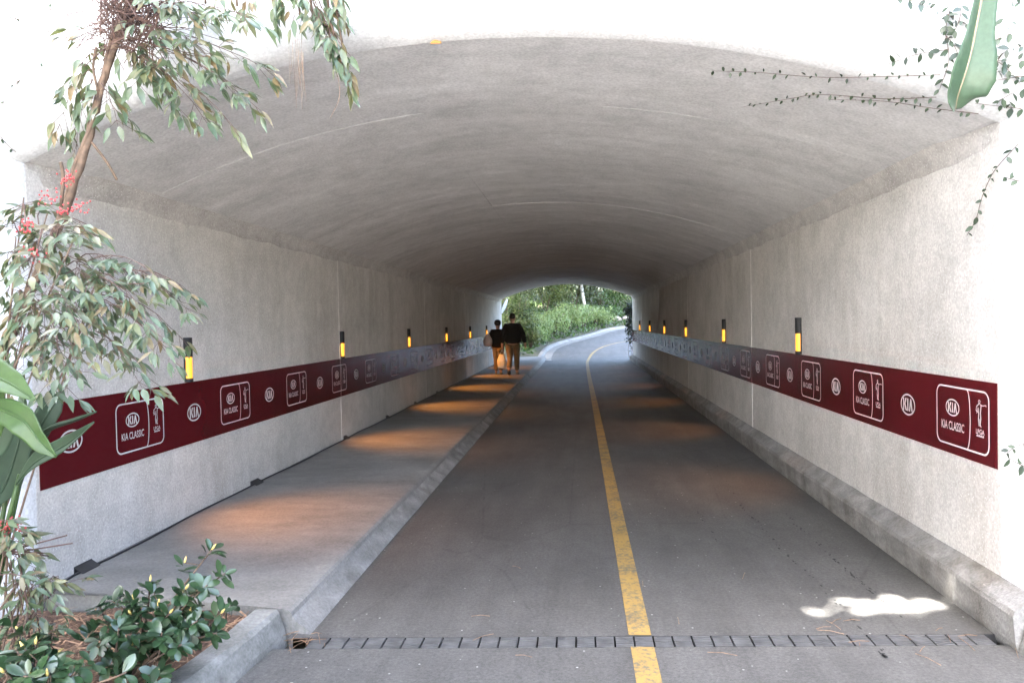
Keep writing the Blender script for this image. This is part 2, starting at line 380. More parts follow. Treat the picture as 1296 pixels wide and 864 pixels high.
# portals
def outline():
    pts = []; nz = 10
    for i in range(nz): pts.append(((XL, -0.2+(H+0.2)*i/nz), (-1, 0)))
    na = 48; th = math.asin(half/RAD)
    for i in range(na+1):
        a = -th+2*th*i/na
        pts.append(((XC+RAD*math.sin(a), APEX-RAD+RAD*math.cos(a)), (math.sin(a), math.cos(a))))
    for i in range(nz-1, -1, -1): pts.append(((XR, -0.2+(H+0.2)*i/nz), (1, 0)))
    # smooth the normals round the springing corners
    ns = [Vector((n[0], n[1])) for _, n in pts]
    for _ in range(6):
        ns = [ns[0]]+[(ns[i-1]+ns[i]*1.0+ns[i+1]).normalized() for i in range(1, len(ns)-1)]+[ns[-1]]
    return [p for p, _ in pts], ns
def portal(Yf, sgn, r, name):
    P, N = outline(); rows = []; k = 8; TOP = 4.5; WL, WR = -13.0, 12.0
    for i in range(k+1):
        a = math.pi/2*i/k
        rows.append([(p[0]+n.x*r*(1-math.cos(a)), Yf+sgn*r*math.sin(a), p[1]+n.y*r*(1-math.cos(a))) for p, n in zip(P, N)])
    mb = MB(); mb.grid(rows)
    last = rows[-1]; Yr = Yf+sgn*r; outer = []
    spl = max(range(len(P)), key=lambda i: -abs(P[i][0]-XL)*10+P[i][1]); 
    for (x, y, z), p in zip(last, P):
        if p[1] < H-1e-4 and p[0] < XC: outer.append((WL, Yr, z))
        elif p[1] < H-1e-4 and p[0] > XC: outer.append((WR, Yr, z))
        else: outer.append((x, Yr, TOP))
    iL = next(i for i, p in enumerate(P) if p[1] >= H-1e-4); iR = len(P)-1-next(i for i, p in enumerate(P[::-1]) if p[1] >= H-1e-4)
    k0 = len(mb.v); mb.v += last+outer; n = len(last)
    for i in range(n-1):
        if i == iL-1:
            mb.v.append((WL, Yr, TOP)); mb.f.append((k0+i, k0+i+1, k0+n+i+1, len(mb.v)-1, k0+n+i))
        elif i == iR:
            mb.v.append((WR, Yr, TOP)); mb.f.append((k0+i, k0+i+1, k0+n+i+1, len(mb.v)-1, k0+n+i))
        else: mb.f.append((k0+i, k0+i+1, k0+n+i+1, k0+n+i))
    # parapet top
    mb.add([(WL, Yr, TOP), (WR, Yr, TOP), (WR, Yf-sgn*0.02, TOP), (WL, Yf-sgn*0.02, TOP)], [(0, 1, 2, 3)])
    o = mb.build(name, M['plaster'], tunnel, smooth=True); fix_normals(o)
    o.data.set_sharp_from_angle(angle=R(50)) if hasattr(o.data, 'set_sharp_from_angle') else None
    return mb
pmb = portal(Y0-0.001, -1, 0.3, 'portal_face')
portal(Y1+0.001, 1, 0.12, 'far_portal_face')
# surfaces that creepers cling to
vm = MB(); vm.v = list(pmb.v); vm.f = list(pmb.f)
vm.grid([[(XL+(XR-XL)*i/40, Y0+yy, vz(XL+(XR-XL)*i/40)) for i in range(41)] for yy in (0, 8)])
vm.add([(XL, Y0, 0), (XL, Y0+8, 0), (XL, Y0+8, H), (XL, Y0, H), (XR, Y0, 0), (XR, Y0+8, 0), (XR, Y0+8, H), (XR, Y0, H)], [(0, 1, 2, 3), (4, 5, 6, 7)])
BV = BVHTree.FromPolygons([Vector(v) for v in vm.v], vm.f)
def hit(u, v, off=0.012):
    d = ray(u, v).normalized(); h = BV.ray_cast(CAM, d)
    if h[0] is None: return at(u, v, 3.7)
    n = h[1]; n = n if n.dot(d) < 0 else -n
    return h[0] + n*off

# embankment over and beside the tunnel
mb = MB(); prof = [(-34, -0.3), (-26, 4.42), (22, 4.42), (30, -0.3), (XR+0.32, -0.3), (XR+0.32, 3.6), (XL-0.32, 3.6), (XL-0.32, -0.3)]
mb.loft([[(x, y, z) for x, z in prof] for y in (Y0+0.03, Y1-0.03)], cap=False)
for y in (Y0+0.03, Y1-0.03):
    for ids in ((0, 1, 6, 7), (1, 2, 5, 6), (2, 3, 4, 5)): mb.add([(prof[i][0], y, prof[i][1]) for i in ids], [(0, 1, 2, 3)])
tag(mb.build('embankment', M['ground']), kind='structure')

# ------------------------------------------------------------------ ground, road, walkway
def rz(y):
    t = y-32.5
    if t <= 0: return 0.0
    return 0.07*(t*t/6 if t < 3 else t-1.5)
def catmull(P, m=8):
    P = [Vector(p) for p in P]; Q = [P[0]*2-P[1]]+P+[P[-1]*2-P[-2]]; out = []
    for i in range(1, len(Q)-2):
        for k in range(m):
            t = k/m; a, b, c, d = Q[i-1:i+3]
            out.append(0.5*((2*b)+(c-a)*t+(2*a-5*b+4*c-d)*t*t+(3*b-a-3*c+d)*t**3))
    return out+[P[-1]]
RLX, RRX = -1.43, 2.06
kerbL = [(-1.47, 30.6), (-1.62, 34.1), (-1.5, 37.6), (-0.93, 40.4), (0.1, 43.2), (0.98, 45.6), (1.85, 48.4), (3.2, 50.6), (6.5, 53.2), (12, 55.5), (22, 57.5)]
kerbR = [(2.06, 30.6), (2.25, 32), (2.9, 33.8), (4.2, 36), (6.2, 38), (8.6, 39.8), (11, 41.2), (13.5, 42.4), (17, 43.8), (20, 45), (25, 46.5)]
KL = catmull([(x, y, 0) for x, y in kerbL]); KR = catmull([(x, y, 0) for x, y in kerbR])
def dy(x): return 3.80+(x-0.3)*0.055          # drain centre line
DW = 0.066
def road_row(l, r, n=12): return [(l[0]+(r[0]-l[0])*j/n, l[1]+(r[1]-l[1])*j/n, rz(l[1]+(r[1]-l[1])*j/n)) for j in range(n+1)]
mb = MB(); n = 14
xs = [RLX-0.12+(RRX-RLX+0.2)*j/n for j in range(n+1)]
xf = [-1.62+(RRX+0.2+1.62)*j/n for j in range(n+1)]
mb.grid([[(x, y, 0) for x in xf] for y in (-40, -10, 0, 2)]+[[(x, dy(x)-DW, 0) for x in xf]])
mb.grid([[(x, dy(x)+DW, 0) for x in xs]]+[[(x, y, 0) for x in xs] for y in (5, 8, 12, 16, 20, 24, 28, 30.5)])
mb.grid([road_row((xs[0], 30.5), (xs[-1], 30.5))]+[road_row(a, b) for a, b in zip(KL, KR)])
tag(mb.build('road', M['road']), kind='structure')
# pale sheets added behind the camera to bounce sunlight into the tunnel
M['bounce_paving'] = concrete('pale_bounce_paving', (0.42, 0.40, 0.37), (0.55, 0.53, 0.49), (1, 1, 1), 1.5)
tag(MB().grid([[(x, y, 0.006) for x in (-30, -4, -1.7, 2.3, 30)] for y in (-70, -12, -3, 0.2)]).build('bounce_forecourt', M['bounce_paving']), kind='structure')
tag(MB().grid([[(x, y, 0.005) for x in (-1.66, 0, 2.26)] for y in (0.2, 1.3, 2.3)]).build('bounce_forecourt_ramp', M['bounce_paving']), kind='structure')
# transverse joint at the tunnel's end
tag(MB().grid([[(x, y, 0.004+rz(y)) for x in np.linspace(RLX, RRX, 6)] for y in (31.4, 31.44)]).build('road_joint', M['dark']), kind='structure')
# yellow line
def strip(path, wd, dz, n=1):
    rows = []
    for i, p in enumerate(path):
        d = path[min(i+1, len(path)-1)]-path[max(i-1, 0)]; s = Vector((d.y, -d.x, 0)).normalized()*wd/2
        rows.append([(p.x-s.x, p.y-s.y, rz(p.y)+dz), (p.x+s.x, p.y+s.y, rz(p.y)+dz)])
    return rows
yl = catmull([(0.285, 15, 0), (0.275, 22, 0), (0.29, 28, 0), (0.33, 31, 0), (0.53, 34.9, 0), (0.93, 37.5, 0), (1.5, 39.4, 0), (2.5, 41.2, 0), (4.6, 43.4, 0), (8, 45.6, 0), (14, 48, 0)])
line0 = [Vector((0.285, y, 0)) for y in (3.80+DW+0.005, 6, 9, 12)]
mb = MB(); mb.grid(strip(line0+yl, 0.115, 0.004)); mb.grid(strip([Vector((0.285, y, 0)) for y in (-30, -5, 1, 3.8-DW-0.005)], 0.115, 0.004))
tag(mb.build('centre_line', M['yellow']), kind='structure')
# walkway slab with battered, rounded kerb edge
sect = [(XL, HW+0.003), (-2.4, HW), (-1.66, HW-0.002), (-1.60, HW-0.003), (-1.57, HW-0.008), (-1.553, HW-0.02), (-1.545, HW-0.04)]
mb = MB(); ys = [3.84]+[4+0.5*i for i in range(54)]+[31, 32, 33.2]
def fy(x, y): return y if y > 3.9 else 3.84+(x+1.6)*-0.155
mb.grid([[(x, fy(x, y), z) for x, z in sect] for y in ys])
mb.add([(x, fy(x, 3.84), z) for x, z in sect]+[(sect[-1][0], fy(sect[-1][0], 3.84), -0.1), (XL, fy(XL, 3.84), -0.1)], [tuple(range(8, -1, -1))])
walk = mb.build('walkway', M['walk'], smooth=False); tag(walk, kind='structure')
mb = MB(); rows = []
for i, y in enumerate(ys):
    wz = rng.uniform(-.003, .003)
    rows.append([(-1.545, fy(-1.545, y), HW-0.04), (-1.53+wz, fy(-1.53, y), HW-0.06), (-1.455+wz, fy(-1.46, y), 0.02), (-1.43+wz, fy(-1.44, y), -0.02)])
mb.grid(rows); mb.add([rows[0][0], rows[0][1], rows[0][2], rows[0][3], (-1.545, rows[0][0][1], -0.02)], [(4, 3, 2, 1, 0)])
tag(mb.build('walkway_kerb', M['kerb'], smooth=True), kind='structure')
# right kerb: steep face, sloping top up to the wall
mb = MB(); rows = []
yk = [Y0-0.28+0.3*i for i in range(90)]
yk = [y for y in yk if y < 31]+[31.2]
for y in yk:
    j = lambda s: rng.uniform(-s, s)*.35
    rows.append([(2.075+j(.004), y, -0.03), (2.06+j(.004), y, 0.03), (2.047+j(.005), y, 0.165), (2.054+j(.006), y, 0.19+j(.01)), (2.075+j(.006), y, 0.207+j(.008)), (XR-0.001, y, 0.265+j(.01))])
mb.grid(rows); mb.add([tuple(p) for p in rows[0]]+[(XR, rows[0][0][1], -0.03)], [(6, 0, 1, 2, 3, 4, 5)][::1])
tag(mb.build('right_kerb', M['kerb'], smooth=False), kind='structure')
# kerb outside the portal on the right, weathered, toward the camera
def kerb_path(path, prof, name, m, label=None):
    mb = MB(); rows = []
    for i, p in enumerate(path):
        d = path[min(i+1, len(path)-1)]-path[max(i-1, 0)]; s = Vector((d.y, -d.x, 0)).normalized()
        b = rz(p.y)
        rows.append([(p.x+s.x*(a+rng.uniform(-.004, .004)), p.y+s.y*a, b+z+(rng.uniform(-.004, .004) if z > 0 else 0)) for a, z in prof])
    mb.grid(rows)
    for r, flip in ((rows[0], 0), (rows[-1], 1)):
        f = tuple(range(len(r))); mb.add(r, [f if flip else f[::-1]])
    return tag(mb.build(name, m), kind='structure')
prof_in = [(-0.14, -0.1), (-0.14, 0.125), (-0.13, 0.135), (-0.02, 0.135), (0.0, 0.12), (0.03, 0.03), (0.04, -0.05)]
planter = catmull([(-1.60, 3.80, 0), (-1.63, 3.3, 0), (-1.74, 2.6, 0), (-2.0, 1.9, 0), (-2.5, 1.2, 0), (-3.4, 0.5, 0), (-4.6, 0.1, 0)], 5)
kerb_path(planter[::-1], prof_in, 'planter_kerb', M['oldkerb'])
prof_r = [(-0.05, -0.05), (-0.03, 0.03), (0.0, 0.15), (0.03, 0.175), (0.15, 0.18), (0.16, 0.15), (0.16, -0.1)]
kerb_path([Vector((2.1+0.02*i, Y0-0.30-0.45*i, 0)) for i in range(10)][::-1], prof_r, 'roadside_kerb', M['oldkerb'])
kerb_path(KL[2:], [(-0.24, -0.1), (-0.24, 0.12), (-0.22, 0.135), (-0.10, 0.135), (-0.05, 0.11), (0.0, 0.02), (0.35, 0.006), (0.36, -0.03)], 'far_kerb', M['walk'])
kerb_path(KR, [(-0.0, -0.05), (0.02, 0.11), (0.04, 0.13), (0.18, 0.13), (0.2, -0.1)], 'far_inner_kerb', M['walk'])
# ground sheet, planting beds, bank behind the bend
tag(MB().grid([[(x, y, -0.16) for x in (-300, -20, 20, 300)] for y in (-300, -20, 20, 300)]).build('ground', M['ground']), kind='structure')
def bed(x0, x1, y0, y1, z0, name, nx=50, ny=40, f=None):
    rows = []
    for i in range(ny+1):
        y = y0+(y1-y0)*i/ny; row = []
        for j in range(nx+1):
            x = x0+(x1-x0)*j/nx
            z = z0+0.02*math.sin(x*3.1+y*2)+0.012*math.sin(x*11+1)*math.sin(y*9)+rng.uniform(-.006, .006)
            if f: x, y2, z = f(x, y, z)
            else: y2 = y
            row.append((x, y2, z))
        rows.append(row)
    return tag(MB().grid(rows).build(name, M['soil'], smooth=True), kind='structure')
pl = [(p.y, p.x-0.06) for p in planter]
def pedge(y):
    pts = sorted(pl)
    if y <= pts[0][0]: return pts[0][1]
    for (a, xa), (b, xb) in zip(pts, pts[1:]):
        if a <= y <= b: return xa+(xb-xa)*(y-a)/(b-a+1e-9)
    return pts[-1][1]
def bedf(x, y, z):
    e = pedge(y); t = (x+7)/(7-1.6); return (-7+t*(e+7), y, z)
bed(-7, -1.6, 0.3, 3.98, 0.055, 'planting_bed', 70, 50, bedf)
bed(2.2, 8, -1, 3.80, 0.12, 'roadside_bed', 30, 25)
KLd = [(p.x, p.y) for p in KL]; KRd = [(p.x, p.y) for p in KR]
def sdist(x, y, path):
    best = 1e9; side = 1
    for (ax, ay), (bx, by) in zip(path, path[1:]):
        dx, dy_ = bx-ax, by-ay; t = max(0, min(1, ((x-ax)*dx+(y-ay)*dy_)/(dx*dx+dy_*dy_)))
        d = math.hypot(x-ax-t*dx, y-ay-t*dy_)
        if d < best: best = d; side = 1 if dx*(y-ay)-dy_*(x-ax) > 0 else -1
    return best*side
def terr(x, y):
    d = sdist(x, y, KLd); b = rz(min(y, 50))
    if d > 0.1:
        h = min(3.2, max(0, d-0.4)*0.26)
        if y < 33.4 and x < -1.4: h = min(h, 0.0)
        return b+0.06+h
    e = -sdist(x, y, KRd)
    if e > 0.1: return b+0.06+min(2.5, max(0, e-0.3)*0.25)
    return b-0.10
rows = []
for i in range(71):
    y = Y1+0.13+i*0.75; rows.append([(x, y, terr(x, y)+rng.uniform(-.03, .03) if terr(x, y) > rz(y) else terr(x, y)) for x in np.arange(-26, 30.1, 0.75)])
tag(MB().grid(rows).build('bank', M['ground'], smooth=True), kind='structure')

# ------------------------------------------------------------------ trench drain
dr = thing('trench_drain', 'narrow steel grated drain running across the road at the tunnel mouth', 'drain', (0.3, dy(0.3), 0))
mb = MB(); A, B = RLX-0.02, RRX+0.02
mb.add([(A, dy(A)-DW, 0.0), (B, dy(B)-DW, 0.0), (B, dy(B)-DW, -0.07), (A, dy(A)-DW, -0.07), (A, dy(A)+DW, 0.0), (B, dy(B)+DW, 0.0), (B, dy(B)+DW, -0.07), (A, dy(A)+DW, -0.07)],
       [(0, 1, 2, 3), (4, 7, 6, 5), (3, 2, 6, 7)])
mb.build('channel', M['dark'], dr)
x = RLX+0.02
while x < RRX-0.09:
    wd = 0.098; x1 = x+wd-0.010
    mb = MB()
    for k in range(6):
        o0 = -DW+0.004+k*0.0209; j = rng.uniform(-.0006, .0006)
        vs = []
        for zz in (-0.02, 0.001+j):
            for xx, oo in ((x, o0), (x1, o0), (x1, o0+0.0175), (x, o0+0.0175)): vs.append((xx, dy(xx)+oo, zz))
        mb.add(vs, [(0, 3, 2, 1), (4, 5, 6, 7), (0, 1, 5, 4), (1, 2, 6, 5), (2, 3, 7, 6), (3, 0, 4, 7)])
    for xx in (x+0.004, x1-0.012):
        mb.box((xx, dy(xx)-DW+0.01, -0.022), (xx+0.008, dy(xx)+DW-0.01, -0.006))
    mb.build('grate', M['grate'], dr); x += wd

# ------------------------------------------------------------------ banners with print
def poly_stroke(mb, pts, wd, closed=False):
    P = [Vector((p[0], p[1])) for p in pts]; n = len(P); k0 = len(mb.v)
    for i, p in enumerate(P):
        if closed: a, b = P[i-1], P[(i+1) % n]
        else: a, b = P[max(0, i-1)], P[min(n-1, i+1)]
        d = (b-a).normalized(); s = Vector((-d.y, d.x))*wd/2
        mb.v.append((p.x+s.x, p.y+s.y, 0)); mb.v.append((p.x-s.x, p.y-s.y, 0))
    for i in range(n if closed else n-1):
        j = (i+1) % n; mb.f.append((k0+2*i, k0+2*i+1, k0+2*j+1, k0+2*j))
def text_into(mb, s, cx, cy, width, height, bold=0.0):
    cu = bpy.data.curves.new('t', 'FONT'); cu.body = s; cu.resolution_u = 2; cu.offset = bold
    ob = bpy.data.objects.new('t', cu); col.objects.link(ob)
    dg = bpy.context.evaluated_depsgraph_get(); dg.update()
    me = bpy.data.meshes.new_from_object(ob.evaluated_get(dg))
    V = np.array([v.co[:] for v in me.vertices]); F = [tuple(p.vertices) for p in me.polygons]
    lo, hi = V.min(0), V.max(0); sc_ = [width/(hi[0]-lo[0]), height/(hi[1]-lo[1])]
    V2 = [((v[0]-(lo[0]+hi[0])/2)*sc_[0]+cx, (v[1]-(lo[1]+hi[1])/2)*sc_[1]+cy, 0) for v in V]
    mb.add(V2, F)
    bpy.data.objects.remove(ob); bpy.data.meshes.remove(me); bpy.data.curves.remove(cu)
def badge(mb, cx, cy, wd, ht, lw):
    n = 40; poly_stroke(mb, [(cx+(wd-lw)/2*math.cos(2*math.pi*i/n), cy+(ht-lw)/2*math.sin(2*math.pi*i/n)) for i in range(n)], lw, True)
    h = ht*0.29; u = wd*0.105; st = wd*0.075
    def quad(a, b, c, d): mb.add([(cx+p[0], cy+p[1], 0) for p in (a, b, c, d)], [(0, 1, 2, 3)])
    x0 = -wd*0.33                                   # letter K
    quad((x0, -h), (x0+st, -h), (x0+st, h), (x0, h))
    quad((x0+st*1.15, 0.02*h), (x0+st*1.15+st*1.05, 0.1*h), (x0+st*3.3, h), (x0+st*2.15, h))
    quad((x0+st*1.15, 0.02*h), (x0+st*1.9, 0.25*h), (x0+st*3.6, -h), (x0+st*2.35, -h))
    x1 = -wd*0.035                                  # letter I
    quad((x1, -h), (x1+st, -h), (x1+st, h), (x1, h))
    x2 = wd*0.085                                   # letter A without its bar
    quad((x2, -h), (x2+st*0.95, -h), (x2+st*2.1, h), (x2+st*1.15, h))
    quad((x2+st*2.3, -h), (x2+st*3.3, -h), (x2+st*2.1, h), (x2+st*1.15, h))
def card(mb):
    wd, ht, r, lw = 0.575, 0.335, 0.05, 0.010; pts = []
    for cx, cy, a0 in ((wd/2-r, ht/2-r, 0), (-wd/2+r, ht/2-r, 90), (-wd/2+r, -ht/2+r, 180), (wd/2-r, -ht/2+r, 270)):
        for k in range(7): a = R(a0+15*k); pts.append((cx+r*math.cos(a), cy+r*math.sin(a)))
    poly_stroke(mb, pts, lw, True)
    poly_stroke(mb, [(0.065+0.032*math.cos(R(-90+18*k)), (ht/2-lw/2)*math.sin(R(-90+18*k))) for k in range(11)], 0.008)
    badge(mb, -0.10, 0.048, 0.158, 0.10, 0.008)
    text_into(mb, 'KIA CLASSIC', -0.10, -0.058, 0.262, 0.05, 0.008)
    # golfer drawn in thin strokes, small lettering beneath
    gx, gy = 0.195, 0.05
    def S(p, wd_=0.006): poly_stroke(mb, [(gx+a, gy+b) for a, b in p], wd_)
    S([(-.012, .065), (-.004, .072), (.006, .066), (.003, .055), (-.008, .053), (-.012, .065)], .005)
    S([(.0, .05), (.03, .043), (.06, .048)], .004); S([(.062, .05), (.066, .041)], .006)
    S([(-.005, .05), (-.03, .035), (-.036, .012), (-.016, .004)], .006)
    S([(-.016, .03), (-.008, 0), (-.012, -.035), (-.006, -.07)], .007); S([(.016, .044), (.008, 0), (.012, -.03), (.004, -.07)], .007)
    S([(-.002, -.03), (.002, -.055), (.016, -.074)], .005); S([(-.022, .02), (-.03, -.004)], .004)
    text_into(mb, 'LPGA', 0.2, -0.05, 0.085, 0.027, 0.006)
    for k in range(8): mb.add([(0.163+k*0.0095+a, -0.078+b, 0) for a, b in ((0, 0), (.007, 0), (.007, .009+.003*(k % 2)), (0, .009+.003*(k % 2)))], [(0, 1, 2, 3)])
cardmb = MB(); card(cardmb); logomb = MB(); badge(logomb, 0, 0, 0.215, 0.142, 0.011)
def print_mesh(src, sgn, name):
    me = bpy.data.meshes.new(name)      # local: length along Y, height along Z
    me.from_pydata([(0, v[0]*(1 if sgn < 0 else -1), v[1]) for v in src.v], [], src.f); me.materials.append(M['white']); return me
for X, sgn, zb, zt, first, pitch, lab in ((XL, -1, 0.705, 1.20, 5.085, 1.487, 'left'), (XR, 1, 0.815, 1.26, 4.43, 1.382, 'right')):
    bz = (zb+zt)/2
    root = thing('banner', f'long glossy maroon sponsor banner running along the {lab} tunnel wall', 'banner', (X, Y0, bz))
    pm = {'card_print': print_mesh(cardmb, sgn, 'card_print'), 'logo_print': print_mesh(logomb, sgn, 'logo_print')}
    panels = []
    for a, b in zip(JOINTS, JOINTS[1:]):
        x0, x1 = sorted((X-sgn*0.001, X-sgn*0.005))
        a2 = a+(0.03 if a == Y0 else 0.007)
        p = MB().box((x0, a2, zb), (x1, b-0.007, zt)).build('banner_panel', M['banner'], root); panels.append((a, b, p))
    y = first; k = 0
    if sgn < 0: y = first-pitch/2; k = 1
    while y < Y1-0.5:
        nm = 'card_print' if k % 2 == 0 else 'logo_print'
        p = next(pp for a, b, pp in panels if a <= y < b)
        o = bpy.data.objects.new(nm, pm[nm]); col.objects.link(o); o.parent = p
        o.location = Vector((X-sgn*0.0065, y, bz-0.002)) - wloc(p)
        y += pitch/2; k += 1

# ------------------------------------------------------------------ wall lamps
def wall_lamp(X, sgn, y, z0, label, group):
    hgt = 0.355; root = thing('wall_lamp', label, 'lamp', (X, y, z0), group)
    d = lambda a: X-sgn*a
    x0, x1 = sorted((d(0.0), d(0.012)))
    MB().bevbox((x0, y-0.041, z0), (x1, y+0.041, z0+hgt), 0.003).build('back_plate', M['black'], root)
    def half_cyl(r, za, zb, n=10): 
        return [[(d(0.012+r*1.1*math.sin(math.pi*i/n)), y-r*math.cos(math.pi*i/n), z) for i in range(n+1)] for z in (za, zb)]
    MB().loft(half_cyl(0.036, z0+0.20, z0+hgt)).build('housing', M['black'], root, smooth=False)
    MB().loft(half_cyl(0.031, z0+0.03, z0+0.20)).build('lens', M['amber'], root, smooth=False)
    MB().loft(half_cyl(0.036, z0, z0+0.03)).build('bottom_cap', M['black'], root, smooth=False)
    ld = bpy.data.lights.new('lamp_light', 'SPOT'); ld.energy = LAMP_W if sgn < 0 else LAMP_W*0.45; ld.color = (1.0, 0.37, 0.06)
    ld.spot_size = R(92); ld.spot_blend = 1.0; ld.shadow_soft_size = 0.04
    lo = bpy.data.objects.new('lamp_light', ld); col.objects.link(lo); lo.parent = root
    lo.location = (-sgn*0.075, 0, 0.10)
    lo.rotation_euler = Vector((-sgn*0.62, 0, -0.78)).to_track_quat('-Z', 'Y').to_euler()
LAMP_W = 3.1
for side, X, sgn, ys_, z0 in (('left', XL, -1, (5.74, 9.65, 13.55, 17.46, 21.33, 25.2), 1.203), ('right', XR, 1, (7.52, 11.28, 15.2, 18.98, 22.85, 26.6), 1.264)):
    for i, y in enumerate(ys_):
        lab = f'amber wall lamp on the {side} wall, nearest the entrance' if i == 0 else (f'amber wall lamp on the {side} wall, farthest from the entrance' if i == 5 else f'amber wall lamp on the {side} wall, {ORD[i]} from the entrance')
        wall_lamp(X, sgn, y, z0, lab, 'amber lamps along the tunnel walls')

# ------------------------------------------------------------------ cable and its plates along the left wall foot
cz = HW+0.010
cpts = [(XL+0.10, 3.93, 0.07), (XL+0.08, 4.02, 0.12), (XL+0.07, 4.12, cz)]
yy = 4.3
while yy < 30:
    cpts.append((XL+0.03+0.012*math.sin(yy*1.7)+0.008*math.sin(yy*4.1), yy, cz)); yy += 0.35
mb = MB(); mb.tube(catmull(cpts, 3), 0.007, 6)
tag(mb.build('cable', M['cable'], smooth=True), 'black cable lying along the foot of the left wall', 'cable')
for i, y in enumerate((4.42, 6.92, 9.72, 11.9, 14.0, 16.2)):
    r0 = thing('cable_plate', (f'bent dark metal plate over the cable at the left wall foot, ' + ('nearest the entrance' if i == 0 else ORD[i]+' from the entrance')), 'cable plate', (XL, y, HW), 'plates over the cable')
    wd = 0.085 if i < 2 else 0.055
    MB().box((XL+0.0005, y-wd, HW+0.004), (XL+0.004, y+wd, HW+0.045)).build('upright_flange', M['steelplate'], r0)
    MB().add([(XL+0.004, y-wd, HW+0.04), (XL+0.004, y+wd, HW+0.04), (XL+0.06, y+wd, HW+0.006), (XL+0.06, y-wd, HW+0.006), (XL+0.004, y-wd, HW+0.037), (XL+0.004, y+wd, HW+0.037), (XL+0.06, y+wd, HW+0.003), (XL+0.06, y-wd, HW+0.003)],
             [(0, 3, 2, 1), (4, 5, 6, 7), (0, 1, 5, 4), (1, 2, 6, 5), (2, 3, 7, 6), (3, 0, 4, 7)]).build('cover_flange', M['steelplate'], r0)
# white pipe on the right kerb
pp = thing('pipe', 'short white plastic pipe lying on the kerb by the right portal jamb', 'pipe', (2.3, 3.6, 0.18))
MB().tube([(2.19, 3.71, 0.215), (2.35, 3.45, 0.205), (2.6, 3.1, 0.2)], 0.022, 10).build('tube', M['pvc'], pp, smooth=True)
MB().tube([(2.165, 3.735, 0.215), (2.195, 3.70, 0.215)], 0.027, 10).build('end_cap', M['redcap'], pp, smooth=True)

# ------------------------------------------------------------------ leaves
def leaf_mesh(name, width, m, curl=0.12, fold=0.25, seg=6, tipp=1.6, belly=0.38):
    mb = MB(); rows = []
    for i in range(seg+1):
        t = i/seg; wv = width*(math.sin(math.pi*min(1, t/belly/2)) if t < belly else math.cos(math.pi/2*(t-belly)/(1-belly))**(1/tipp*1.6))
        wv = max(wv, 0.004); z = -curl*t*t
        rows.append([(t, -wv, z+fold*wv), (t, 0, z), (t, wv, z+fold*wv)])
    mb.grid(rows); me = bpy.data.meshes.new(name); me.from_pydata(mb.v, [], mb.f)
    me.polygons.foreach_set('use_smooth', [True]*len(me.polygons)); me.materials.append(m); return me
LV = {
 'nandina': [leaf_mesh('nandina_leaf', wd, M['nandina'], c, 0.3, 6) for wd, c in ((0.15, 0.10), (0.17, 0.22), (0.13, 0.3))],
 'glossy': [leaf_mesh('glossy_leaf', wd, M['glossy'], c, 0.2, 6, 3.0, 0.58) for wd, c in ((0.24, 0.08), (0.26, 0.18), (0.22, 0.0))],
 'fig': [leaf_mesh('creeper_leaf', wd, M['figleaf'], c, 0.2, 5, 2.0, 0.45) for wd, c in ((0.27, 0.1), (0.24, 0.2))],
}
def frame(pos, d, nrm, s):
    d = d.normalized(); y = nrm.cross(d)
    if y.length < 1e-4: y = Vector((0, 1, 0)).cross(d)
    y.normalize(); z = d.cross(y)
    m = Matrix((d*s, y*s, z*s)).transposed().to_4x4(); m.translation = pos; return m
def rv(s=1.0): return Vector((rng.gauss(0, s), rng.gauss(0, s), rng.gauss(0, s)))
def bake(mats_me, name, parent, m):
    V = []; F = []; k = 0
    for mt, me in mats_me:
        n = len(me.vertices); co = np.empty(n*3); me.vertices.foreach_get('co', co); co = co.reshape(-1, 3)
        A = np.array(mt); V.append(co @ A[:3, :3].T + A[:3, 3]); F += [tuple(i+k for i in p.vertices) for p in me.polygons]; k += n
    V = np.concatenate(V); o0 = wloc(parent)
    me = bpy.data.meshes.new(name); me.from_pydata((V-np.array(o0)).tolist(), [], F)
    me.polygons.foreach_set('use_smooth', [True]*len(me.polygons)); me.materials.append(m)
    o = bpy.data.objects.new(name, me); col.objects.link(o); o.parent = parent; o['kind'] = 'stuff'; return o
def place_leaves(leaves, kind, parent, limit=300):
    """leaves: list of 4x4 matrices; the largest in view become objects, the rest one mesh"""
    o0 = wloc(parent); T = Matrix.Translation(-o0)
    def vis(mt):
        p = mt.translation-CAM; d = p.dot(fw)
        if d < 0.2: return -1
        x, y = p.dot(rt)/d*FPX, p.dot(up)/d*FPX
        return mt.to_scale().x/d*(1 if abs(x) < 660 and abs(y) < 445 else 0.01)
    leaves = sorted(leaves, key=vis, reverse=True)
    for mt in leaves[:limit]:
        o = bpy.data.objects.new('leaf', rng.choice(LV[kind])); col.objects.link(o); o.parent = parent; o.matrix_basis = T @ mt
    rest = leaves[limit:]
    if rest: bake([(mt, rng.choice(LV[kind])) for mt in rest], 'foliage', parent, LV[kind][0].materials[0])
UP = Vector((0, 0, 1)); TOCAM = Vector((0, -1, 0.25))
